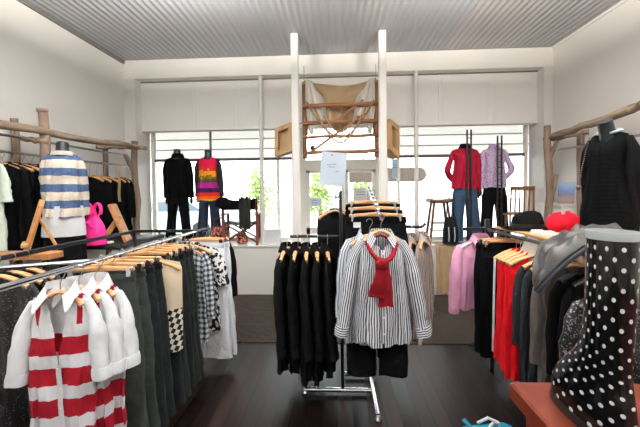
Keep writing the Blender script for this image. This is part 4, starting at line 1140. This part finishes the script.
# ------------------------------------------------------------------ centre rack
def build_centre_rack():
    r = thing('garment_stand', 'chrome garment stand in the middle of the floor with arms at different heights', 'clothes rack', (.15, 2.45, 0))
    def rod(name, pts, rad, mat='chrome', n=12):
        m = MB(); m.tube(pts, rad, n); return m.build(name, M[mat], r)
    rod('foot_bar', [(-.39, -.11, .03), (.12, -.11, .03)], .016)
    rod('foot_bar', [(-.09, .1, .03), (.12, .1, .03)], .016)
    rod('foot_bar', [(.115, .33, .03), (.115, -.38, .03)], .018)
    rod('upright', [(-.11, -.11, .03), (-.11, -.05, 1.15), (-.11, -.02, 1.50)], .012, 'black_metal')
    rod('upright', [(.115, .1, .03), (.115, .1, 1.52)], .016)
    rod('upright', [(.155, .1, .03), (.155, .1, 1.3)], .012)
    rod('side_arm', [(-.5, .0, 1.155), (-.11, -.03, 1.155), (.115, .1, 1.155)], .012, 'black_metal')
    rod('side_arm', [(.115, .1, 1.22), (.5, .0, 1.22), (.53, .0, 1.245)], .012, 'black_metal')
    # sloping arm with stop balls, towards the door it rises
    p0, p1 = Vector((.115, .1, 1.53)), Vector((.13, -.48, 1.325))
    rod('sloping_arm', [p0, p1, p1 + Vector((0, -.012, .03))], .011)
    for k in range(8):
        m = MB(); p = p0.lerp(p1, (k+.5)/8) + Vector((0, 0, .014)); m.ball(p, .013, 10, 7); m.build('stop_ball', M['chrome'], r)
    for x, y in ((-.39, -.11), (.115, -.38), (.115, .33)):
        m = MB(); m.lathe([(.012, 0), (.022, .004), (.024, .012), (.012, .03)], (x, y, .0), 14); m.build('foot', M['steel'], r)
    X0 = .15
    # striped shirt at the front
    xs, ys, zs = .278, 1.97, 1.335
    gap = lambda zz: max(.0025, .05*(1 - zz/.12)) if zz < .12 else .0025
    make_top('striped_shirt', 'black and white striped shirt facing the camera on the middle stand', 'shirt', 'black_stripe_cotton', (xs, ys, zs - .092), 0, L=.67, sw=.135, hw=.178, t=.06, nw=.06, slope=.55, drop=.06, gap=gap,
             sleeves=.56, rx=.047, ry=.05, out=.1, end=.85, cuff=('black_stripe_cuff', .06), collar=('black_stripe_cotton', .013, .066, .036, 31, .5), placket=('black_stripe_cotton', -.1, -.65, .014), nbut=6, seed=5, ripple=.016, fwd=-.03)
    make_hanger('wooden hanger inside the striped shirt on the middle stand', (xs, ys, zs + .022), 0, .1)
    # red scarf tied round the collar
    s = thing('scarf', 'red scarf knotted round the collar of the striped shirt', 'scarf', (xs, ys, zs - .092))
    pts = []
    for k in range(17):
        b = lerp(-PI*.96, PI*.96, k/16); f = max(0, -math.cos(b))
        pts.append((.086*math.sin(b)*(1 - .2*f*f), .066*math.cos(b) - .036*f - .01, -.022 - .125*f**1.2 - .03*abs(math.sin(b))))
    m = MB(); m.tube(pts, [(.013, .026)]*17, 12, jit=.12, seed=4); m.build('loop', M['red_scarf'], s)
    m = MB(); m.ball((-.014, -.13, -.165), (.04, .026, .036), 14, 10); m.build('knot', M['red_scarf'], s)
    for a, b, w_, sd in (((-.016, -.13, -.17), (-.03, -.11, -.36), .046, 3), ((-.005, -.118, -.17), (.012, -.1, -.42), .042, 6)):
        rows = []
        for i in range(13):
            q = i/12; c = Vector(a).lerp(Vector(b), q); ww = w_*(.7 + .5*q)*(1 + .14*math.sin(6*q + sd))
            rows.append([c + Vector((ww*math.cos(t), .014*math.sin(t)*(1 + .3*math.sin(3*t)) + .005*math.sin(9*q), .006*math.sin(3*t + sd)*q)) for t in [2*PI*j/18 for j in range(18)]])
        m = MB(); m.grid(rows, True, True, True); m.build('tail', M['red_scarf'], s)
    # black trousers on clip hangers behind it
    pos = ((2.40, 1.503, .345), (2.29, 1.464, .34), (2.18, 1.425, .34))
    for k, (y, z, x) in enumerate(pos):
        w_ = ('rearmost', 'middle', 'front')[k]
        lb = 'black trousers on the %s clip hanger of the sloping arm' % w_
        make_trousers('black_trousers', lb, 'trousers', ('black_cloth', 'soft_black_cloth')[k % 2], (x - .065, y, z - .108), 0, 'black trousers on the middle stand', L=1.02 + .03*k, w=.195, t=.022, flare=.9, seed=k + 60)
        make_clip_hanger('%s wooden clip hanger on the sloping arm of the middle stand' % w_, (x - .065, y, z), 0, .18, 'clip hangers on the sloping arm', drop=.095, tagged=True)
    # grey striped shirt on the left of the sloping arm
    make_top('grey_striped_shirt', 'grey and white striped shirt half hidden behind the black and white one', 'shirt', 'grey_stripe_cotton', (.225, 2.13, 1.21), math.radians(8), L=.72, sw=.145, hw=.17, t=.03, sleeves=.5, rx=.05, ry=.035, out=.04, seed=35, collar=('grey_stripe_cotton', .03, .05, .03, 21, .4))
    make_hanger('wooden hanger of the half hidden grey striped shirt', (.225, 2.13, 1.31), math.radians(8), .125)
    # taupe striped shirts on the right arm
    for k, (x, y) in enumerate(((.50, 2.44), (.575, 2.42), (.65, 2.4))):
        lb = '%s taupe striped shirt on the right arm of the middle stand' % ('inner', 'centre', 'outer')[k]
        z = 1.235 if k < 2 else 1.25
        make_top('taupe_shirt', lb, 'shirt', 'taupe_stripe_cotton', (x, y, z - .1), math.radians(62), 'taupe shirts', L=.68 + .02*k, sw=.18, hw=.2, t=.028, nw=.06, sleeves=.6, rx=.048, ry=.034, out=.06, seed=90 + k, collar=('taupe_stripe_cotton', .03, .045, .03, 21, .4))
        make_hanger('hanger of the ' + lb, (x, y, z), math.radians(62), .165, 'hangers of the taupe shirts')
    # long black coats on the left arm, seen from the side
    for k, x in enumerate((-.375, -.29, -.21, -.135, -.062)):
        lb = '%s long black coat from the outer end of the left arm' % ('first', 'second', 'third', 'fourth', 'fifth')[k]
        z = 1.168
        rz = math.radians(90 - (12, 9, 5, 3, 0)[k])
        make_top('black_coat', lb, 'coat', ('black_cloth', 'soft_black_cloth')[k % 2], (x, 2.45 - (.03 if k > 1 else 0), z - .1), rz, 'black coats on the middle stand', L=.88 + (.06 if k in (2, 3) else 0), sw=.19, hw=.2, t=.032, nw=.06, slope=.34, drop=.06, sleeves=.66, rx=.052, ry=.036, out=.04, end=.85, collar=('soft_black_cloth', .03, .06, .035, 21, .45), seed=100 + k, fwd=-.04, cuff=('black_cloth', .045))
        make_hanger('hanger of the ' + lb, (x, 2.45 - (.03 if k > 1 else 0), z), rz, .175, 'hangers of the black coats')
    # black sleeveless dress behind
    make_top('black_dress', 'sleeveless black dress facing the camera behind the long coats', 'dress', 'black_cloth', (.0, 2.66, 1.345), math.radians(4), L=1.0, sw=.15, hw=.2, t=.04, nw=.05, slope=.45, drop=.06, sleeves=None, seed=120)
    make_hanger('wooden hanger of the sleeveless black dress behind the coats', (.0, 2.66, 1.455), math.radians(4), .14, drop=.115)
    rod('rear_arm', [(-.11, -.02, 1.46), (-.15, .22, 1.44), (-.15, .3, 1.46)], .009, 'black_metal')

# ------------------------------------------------------------------ right side
def build_right():
    r = thing('branch_rack', 'rustic tree branch clothes rack along the right wall', 'clothes rack', (2.72, 3.6, 0))
    branch('post', (.0, .62, 0), (.0, .64, 2.3), .05, .04, r, 'branch_post_wood', .02, 31)
    branch('post', (.24, .38, 0), (.24, .42, 2.14), .045, .036, r, 'branch_post_wood', .014, 32)
    branch('post', (.02, -.74, 0), (.0, -.74, 2.28), .05, .045, r, 'branch_post_wood', .014, 33)
    branch('fork', (.0, .61, 1.25), (.09, .6, 1.68), .032, .024, r, 'branch_post_wood', .006, 34)
    branch('top_branch', (.0, .68, 2.13), (.02, -.95, 2.27), .035, .045, r, 'branch_wood', .016, 35, 12)
    branch('cross_branch', (.0, .66, 2.12), (.3, .36, 2.17), .034, .032, r, 'branch_wood', .012, 36)
    branch('fork', (.0, .62, 1.85), (.07, .56, 2.1), .028, .022, r, 'branch_post_wood', .004, 37)
    m = MB(); m.rod((.09, .7, 1.98), (.09, -.9, 1.98), .013, 12); m.build('hanging_rail', M['steel'], r)
    # white cabinet with a photo on top
    c = thing('cabinet', 'white shelf cabinet against the right wall below the small picture', 'cabinet', (2.905, 4.3, 0))
    m = MB(); m.span(-.1, .115, -.2, .2, 0, 1.27); m.build('body', M['white_paint'], c, smooth=False)
    m = MB(); m.span(-.125, .12, -.215, .22, 1.27, 1.305); m.build('top', M['white_paint'], c, smooth=False)
    for k in range(2):
        m = MB(); m.span(-.112, -.101, -.19 + .195*k, -.005 + .195*k, .05, 1.22); d = m.build('door', M['white_paint'], c, smooth=False)
        m = MB(); m.ball((-.122, -.02 + .04*k, .8), .012); m.build('knob', M['chrome'], d)
    b = thing('picture_book', 'small blue and brown picture book standing on the white cabinet', 'book', (2.9, 4.17, 1.307), math.radians(-48))
    m = MB(); m.box((0, 0, .135), (.17, .012, .27), .002, Matrix.Rotation(math.radians(-8), 4, 'X')); m.build('cover', M['book_cover'], b)
    m = MB(); m.box((.0, .014, .132), (.16, .014, .255), .002, Matrix.Rotation(math.radians(-8), 4, 'X')); m.build('pages', M['white_plastic'], b)
    # rack
    XR_, X2 = 1.29, 1.86
    r = thing('clothes_rack', 'long black clothes rack at the right with a pale wooden shelf top', 'clothes rack', (XR_, 2.7, 0))
    yn = -1.55
    for x in (0, X2 - XR_):
        for y in (0, yn):
            m = MB(); m.box((x, y, RZ/2), (.026, .026, RZ), .003); m.build('upright', M['black_metal'], r)
    m = MB(); m.box((-.1 + (X2 - XR_)/2, .1, RZ+.004), (X2 - XR_ + .2, .026, .026), .003); m.build('end_bar', M['black_metal'], r)
    m = MB(); m.box((0, .08, RZ+.03), (.034, .034, .12), .004); m.build('end_cap', M['black_plastic'], r)
    m = MB(); m.rod((0, .15, RZ), (0, yn, RZ), .0125, 12); m.build('rail', M['black_metal'], r)
    m = MB(); m.box((X2 - XR_, yn/2, RZ+.004), (.026, -yn, .026), .003); m.build('side_bar', M['black_metal'], r)
    m = MB(); m.span(.03, X2 - XR_ + .02, yn + .1, .02, RZ + .018, RZ + .036); m.build('shelf', M['pine'], r, smooth=False)
    g = 'clothes on the right rack'
    z = RZ + .0135
    make_top('pink_shirt', 'pale pink shirt at the far end of the right rack', 'shirt', 'pink_cloth', (1.25, 2.82, z - .09), math.radians(12), L=.6, sw=.2, hw=.22, t=.05, slope=.38, sleeves=.56, rx=.062, ry=.06, out=.04, end=.7, collar=('pink_cloth', .03, .05, .035, 21, .4), seed=130, cuff=('pink_cloth', .05))
    make_hanger('white hanger of the pale pink shirt', (1.25, 2.82, z), math.radians(12), .19, mat='white_plastic')
    for k, (x, y) in enumerate(((1.29, 2.6), (1.3, 2.52))):
        lb = 'pair of black trousers directly beside the pink shirt'
        make_trousers('black_trousers', lb if k == 0 else 'black trousers between the wide black pair and the white edged top', 'trousers', ('black_cloth', 'soft_black_cloth')[k], (x, y, z - .1), 0, g, L=.87, w=.165, t=.024, flare=1.0, seed=140 + k)
        make_clip_hanger(('far' if k == 0 else 'near') + ' clip hanger of the black trousers on the right rack', (x, y, z), 0, .165)
    names = [('black_blouse', 'soft_black_cloth', 2.36, .78, 'black sleeveless top with a white edge beside the red tops'),
             ('red_blouse', 'bright_red', 2.31, .76, 'first red top from the black trousers on the right rack'),
             ('red_blouse', 'bright_red', 2.255, .78, 'second red top from the black trousers on the right rack'),
             ('red_blouse', 'red_cloth', 2.2, .8, 'third red top from the black trousers on the right rack'),
             ('red_blouse', 'bright_red', 2.14, .82, 'fourth red top from the black trousers on the right rack'),
             ('grey_blouse', 'grey_cloth', 2.06, .80, 'first dark grey top after the red tops on the right rack'),
             ('grey_blouse', 'grey_cloth', 2.0, .80, 'second dark grey top after the red tops on the right rack'),
             ('black_blouse', 'black_cloth', 1.93, .82, 'black top after the dark grey tops on the right rack'),
             ('taupe_blouse', 'taupe_cloth', 1.87, .68, 'taupe top hanging below the grey leather jacket'),
             ('black_blouse', 'soft_black_cloth', 1.76, .8, 'first black top in front of the taupe one on the right rack'),
             ('black_blouse', 'black_cloth', 1.66, .8, 'second black top in front of the taupe one on the right rack'),
             ('black_blouse', 'soft_black_cloth', 1.56, .8, 'third black top in front of the taupe one on the right rack')]
    for k, (nm, mt, y, L, lb) in enumerate(names):
        rz = math.radians(rnd.uniform(-5, 5)); x = 1.30 + (0, .0, .0, .0, .0, .045, .05, .06, .04, .06, .06, .06)[k]
        dz = .1 if k < 8 else .11
        t = make_top(nm, lb, 'top', mt, (x, y, z - dz), rz, g if nm != 'taupe_blouse' else None, L=L, sw=.165, hw=.185, t=.026, nw=.055, slope=.42, drop=.07, sleeves=None if k < 5 else .5, rx=.046, ry=.026, out=.015, seed=150 + k, ripple=.011)
        if k == 0:
            m = MB(); m.tube([(-.165, -.012, -.06), (-.172, -.016, -.2), (-.185, -.02, -L + .05)], [(.005, .012)]*3, 8); m.build('white_edge', M['white_cloth'], t)
        if k < 9: make_hanger('hanger of the ' + lb, (x, y, z), rz, .165, 'wooden hangers on the right rack')
        else: make_hanger(lb.replace('black top', 'black hanger'), (x, y, z), rz, .165, 'black hangers on the right rack', mat='black_plastic')
    make_top('sequin_blouse', 'black sequinned top between the grey leather jacket and the polka dot boot', 'top', 'sequin', (1.17, 1.37, z - .1), math.radians(0), L=.8, sw=.175, hw=.19, t=.04, sleeves=.45, rx=.045, ry=.03, out=.02, seed=170)
    make_hanger('black hanger of the sequinned top behind the boot', (1.17, 1.37, z), 0, .165, mat='black_plastic')
    # hats
    h = thing('wide_brim_hat', 'black wide brimmed hat on the shelf top of the right rack', 'hat', (1.47, 2.52, RZ + .037), math.radians(10)); h.scale = (1, 1, .88)
    m = MB(); rows = []
    for r_, zz in ((.09, .012), (.13, .006), (.18, .004), (.2, .01), (.2, .015), (.18, .012), (.1, .02)):
        rows.append([(r_*1.05*math.cos(a), r_*.85*math.sin(a), zz + .014*(r_/.2)**2*math.cos(2*a) + .012*(r_/.2)**2*0) for a in [2*PI*j/36 for j in range(36)]])
    m.grid(rows, True); m.build('brim', M['black_cloth'], h)
    m = MB(); m.grid([[(.112*k*math.cos(a), .1*k*math.sin(a), zz + (.012*math.cos(a) if zz > .1 else 0)) for a in [2*PI*j/30 for j in range(30)]] for zz, k in ((.01, 1.0), (.05, 1.0), (.1, .92), (.13, .78), (.145, .5), (.138, .2))], True, True, True); m.build('crown', M['soft_black_cloth'], h)
    m = MB(); m.lathe([(.113, .02), (.116, .022), (.116, .045), (.113, .047)], n=30, cap=False, M=Matrix.Scale(.91, 4, (0, 1, 0))); m.build('band', M['black_plastic'], h)
    h = thing('beret', 'red knitted beret beside the black hat on the right rack', 'hat', (1.60, 2.3, RZ + .037), math.radians(20)); h.scale = (1.08, 1, .84)
    m = MB(); rg = random.Random(4)
    m.grid([[(.118*k*(1 + .05*math.sin(5*a + zz*30) + .03*math.sin(9*a))*math.cos(a), .1*k*(1 + .05*math.sin(4*a + 1))*math.sin(a), zz*(1 + .12*math.sin(3*a + 1))) for a in [2*PI*j/40 for j in range(40)]] for zz, k in ((.0, .7), (.015, .88), (.05, 1.02), (.085, 1.0), (.12, .86), (.145, .6), (.155, .25))], True, True, True); m.build('crown', M['red_knit'], h)
    m = MB(); m.tube([(.085*math.cos(a), .075*math.sin(a), .012) for a in [2*PI*j/24 for j in range(25)]], .012, 8); m.build('band', M['red_knit'], h)
    m = MB(); m.ball((.02, .0, .165), (.016, .016, .014)); m.build('tab', M['red_knit'], h)
    # cream knit hanging over the front edge of the rack
    rows = []
    for i in range(20):
        q = i/19; ang = q*2.4
        x = 1.43 - .22*q if q < .35 else 1.353 - .1*math.sin((q-.35)*2.2); zz = RZ + .047 if q < .35 else RZ + .047 - .36*(q-.35)
        if q < .35: zz += .012
        rows.append([(x - .012*math.sin(j*1.3) + .0*j, 2.27 - .26*j/16 + .012*math.sin(3*q + j), zz + .006*math.sin(j*2)) for j in range(17)])
    m = MB(); m.grid(rows); m.grid([[(x+.008, y, z_-.006) for x, y, z_ in q] for q in rows])
    tag(m.build('knit_scarf', M['cream_knit'], angle=80), 'cream knitted scarf draped over the rack edge beside the beret', 'scarf')
    # grey leather jacket thrown over the near end
    j = thing('leather_jacket', 'crumpled grey leather jacket thrown over the near end of the right rack', 'jacket', (1.3, 1.72, RZ + .037))
    L_ = [(.965, 1.58, 1.0), (1.02, 1.56, 1.08), (1.09, 1.55, 1.16), (1.18, 1.55, 1.225), (1.3, 1.57, 1.245), (1.45, 1.6, 1.24)]
    U_ = [(.975, 1.62, 1.02), (1.005, 1.68, 1.11), (1.07, 1.74, 1.185), (1.2, 1.8, 1.222), (1.35, 1.85, 1.225), (1.5, 1.84, 1.22)]
    o_ = Vector((1.3, 1.72, RZ + .037))
    def pl(tab, t):
        k = min(int(t*5), 4); f = t*5 - k
        return Vector(tab[k]).lerp(Vector(tab[k+1]), f)
    rows = []
    for i in range(27):
        t = i/26; a_, b_ = pl(L_, t), pl(U_, t); row = []
        for q in [k/18 for k in range(19)]:
            p = a_.lerp(b_, q); bul = math.sin(PI*q)**.7*(.02 + .05*smoothstep(.1, .6, t))
            w = .05*mnoise.noise(Vector((q*4, t*5, 1.3))) + .03*mnoise.noise(Vector((q*9, t*11, 7.7)))
            row.append(p + Vector((-.5, -.1, .85))*(bul + w*math.sin(PI*q)) - o_)
        rows.append(row)
    m = MB(); m.grid(rows); m.grid([[p + Vector((.006, .004, -.012)) for p in q] for q in rows]); m.build('body', M['leather_grey'], j, angle=80)
    m = MB(); m.tube([pl(L_, k/14) - o_ for k in range(15)], [(.014, .012)]*15, 10, jit=.12, seed=2); m.build('lapel_edge', M['leather_edge'], j)
    m = MB(); m.tube([pl(L_, k/14) - o_ + Vector((-.014, -.004, .012)) for k in range(15)], .0045, 6); m.build('piping', M['grey_cloth'], j)
    # torso form with the black open knit
    t = thing('torso_form', 'black torso form in an open knit black top on the right rack', 'mannequin', (1.60, 1.95, RZ + .037), math.radians(-66))
    m = MB(); m.lathe([(.09, 0), (.09, .012), (.02, .02), (.018, .12)]); m.build('stand', M['black_metal'], t)
    m = MB(); m.tube([(0, 0, .56), (0, -.014, .62), (.0, -.045, .69)], [.05, .04, .037], 20); m.build('neck', M['form_black'], t)
    rows = body_rows(.58, .1, .13, .11, .05, .42, None, .03, .007, 6, 8, waist=-.02, tprof=tp(.092, .1))
    b = MB().grid(rows).build('knit_top', M['black_knit'], t, angle=70); b.location = (0, 0, .63)
    for s in (-1, 1):
        m = MB(); sleeve(m, s, .1, .42, .05, .5, .04, .05, -.01, .02, .8, 6 + s); m.build('sleeve', M['black_cloth' if s > 0 else 'black_knit'], b, angle=70)
    m = MB(); m.tube([(.056*math.cos(a), .044*math.sin(a), .632 + .012*math.sin(a)) for a in [2*PI*k/28 for k in range(29)]], .008, 8); m.build('neckband', M['boot_lining'], t)
    m = MB()
    for k in range(22):
        q = k/21; m.ball((-.06 - .025*q, -.075 - .05*math.sin(q*1.5), .6 - .28*q), .0045, 8, 6)
    m.ball((-.085, -.128, .31), .014, 10, 8); m.build('bead_string', M['taupe_cloth'], t)
    # counter in the corner next to the camera
    CZ = .95
    c = thing('counter', 'red brown timber counter corner at the lower right', 'counter', (.49, .93, 0))
    m = MB(); m.span(0, 1.3, -1.2, 0, CZ - .05, CZ, .006); m.build('counter_top', M['counter_wood'], c, smooth=False)
    m = MB(); m.span(.03, 1.25, -1.15, -.03, .08, CZ - .05); m.build('body', M['counter_wood'], c, smooth=False)
    m = MB(); m.span(.07, 1.2, -1.1, -.07, 0, .08); m.build('plinth', M['black_plastic'], c, smooth=False)
    build_boot(CZ)
    # right edge: red brown leather bag behind the boot
    b = thing('shoulder_bag', 'brown leather bag at the right edge behind the boot', 'bag', (.93, .93 - .12, CZ))
    m = MB(); m.grid([[(k*.1*math.cos(a), k2*.05*math.sin(a), z_) for a in [2*PI*q/20 for q in range(20)]] for z_, k, k2 in ((0, .9, .9), (.01, 1, 1), (.1, 1.02, 1.05), (.19, .9, .7), (.21, .85, .4))], True, True, True); m.build('body', M['counter_wood'], b)
    m = MB(); m.tube([(-.07, 0, .2), (-.06, 0, .3), (0, 0, .34), (.06, 0, .3), (.07, 0, .2)], .008, 8); m.build('strap', M['counter_wood'], b)
    # sandal on the floor
    s = thing('sandal', 'white and turquoise strappy sandal on the dark floor near the counter', 'sandal', (.9, 2.0, 0), math.radians(-82))
    m = MB(); pts = [(.0, -.13), (.035, -.11), (.04, -.03), (.032, .05), (.045, .11), (.035, .17), (0, .19), (-.035, .16), (-.04, .1), (-.03, .0), (-.035, -.08), (-.028, -.12)]
    m.grid([[(x, y, z_) for x, y in pts] for z_ in (0, .016)], True, True, True); m.build('sole', M['turquoise'], s)
    m = MB(); m.tube([(0, .11, .016), (.0, .1, .045), (.025, .05, .06), (.042, -.01, .02)], .009, 8); m.tube([(0, .1, .045), (-.025, .05, .06), (-.042, -.01, .02)], .009, 8); m.build('thong_strap', M['white_plastic'], s)
    m = MB(); m.tube([(.038, -.06, .01), (.03, -.1, .06), (0, -.13, .075), (-.03, -.1, .06), (-.038, -.06, .01)], .008, 8); m.build('heel_strap', M['turquoise'], s)

def build_boot(CZ):
    b = thing('wellington_boot', 'tall black wellington boot with pale polka dots on the counter', 'boot', (.594, .715, CZ)); b.scale = (.78, .86, 1)
    # cross sections: (z, centre y, half x, half y)
    secs = [(.455, 0, .055, .055), (.40, .0, .054, .055), (.32, .004, .052, .056), (.25, .010, .05, .058), (.20, .018, .048, .064), (.165, .030, .047, .077), (.14, .043, .047, .092)]
    N = 40; rows = []
    for z, cy, hx, hy in secs:
        rows.append([(hx*math.cos(a), cy + hy*math.sin(a), z) for a in [2*PI*j/N for j in range(N)]])
    # foot: heel at -y, toe at +y
    for z, y0, y1, hx, k in ((.115, -.055, .155, .047, .88), (.09, -.059, .176, .049, .8), (.065, -.062, .19, .051, .78), (.035, -.063, .196, .051, .78), (.018, -.063, .196, .05, .78)):
        cy, hy = (y0+y1)/2, (y1-y0)/2
        rows.append([(hx*math.copysign(abs(math.cos(a))**k, math.cos(a))*(1 + .08*math.sin(a)), cy + hy*math.copysign(abs(math.sin(a))**.95, math.sin(a)), z) for a in [2*PI*j/N for j in range(N)]])
    m = MB(); m.grid(rows, True, False, True); m.build('shaft', M['polka_rubber'], b, angle=75)
    m = MB(); m.grid([[(h*math.cos(a), h*math.sin(a), z) for a in [2*PI*j/N for j in range(N)]] for z, h in ((.44, .0558), (.452, .0572), (.457, .0566), (.457, .0542), (.45, .053))], True); m.build('rim', M['boot_lining'], b)
    m = MB(); m.grid([[(h*math.cos(a), h*math.sin(a), z) for a in [2*PI*j/N for j in range(N)]] for z, h in ((.4565, .0542), (.45, .0525), (.36, .051), (.3, .047))], True, False, True); m.build('lining', M['boot_lining'], b)
    m = MB(); m.grid([[(.056*math.copysign(abs(math.cos(a))**.78, math.cos(a))*(1 + .08*math.sin(a)), .067 + .133*math.sin(a), z) for a in [2*PI*j/N for j in range(N)]] for z in (0, .02)], True, True, True); m.build('sole', M['black_rubber'], b)

# ------------------------------------------------------------------ go
build_room(); build_outside(); build_lights(); build_camera()
build_mannequins(); build_window_things(); build_hanging_frame()
build_left_wall(); build_left_rack(); build_centre_rack(); build_right()
SC.view_settings.view_transform = 'Standard'; SC.view_settings.look = 'None'
SC.view_settings.exposure = 0.12; SC.view_settings.gamma = 1.0; SC.view_settings.use_curve_mapping = False
try:
    SC.cycles.use_denoising = True
    SC.cycles.max_bounces = 10; SC.cycles.diffuse_bounces = 5; SC.cycles.transparent_max_bounces = 16
    SC.cycles.sample_clamp_indirect = 6
    SC.cycles.caustics_reflective = False; SC.cycles.caustics_refractive = False
except Exception:
    pass
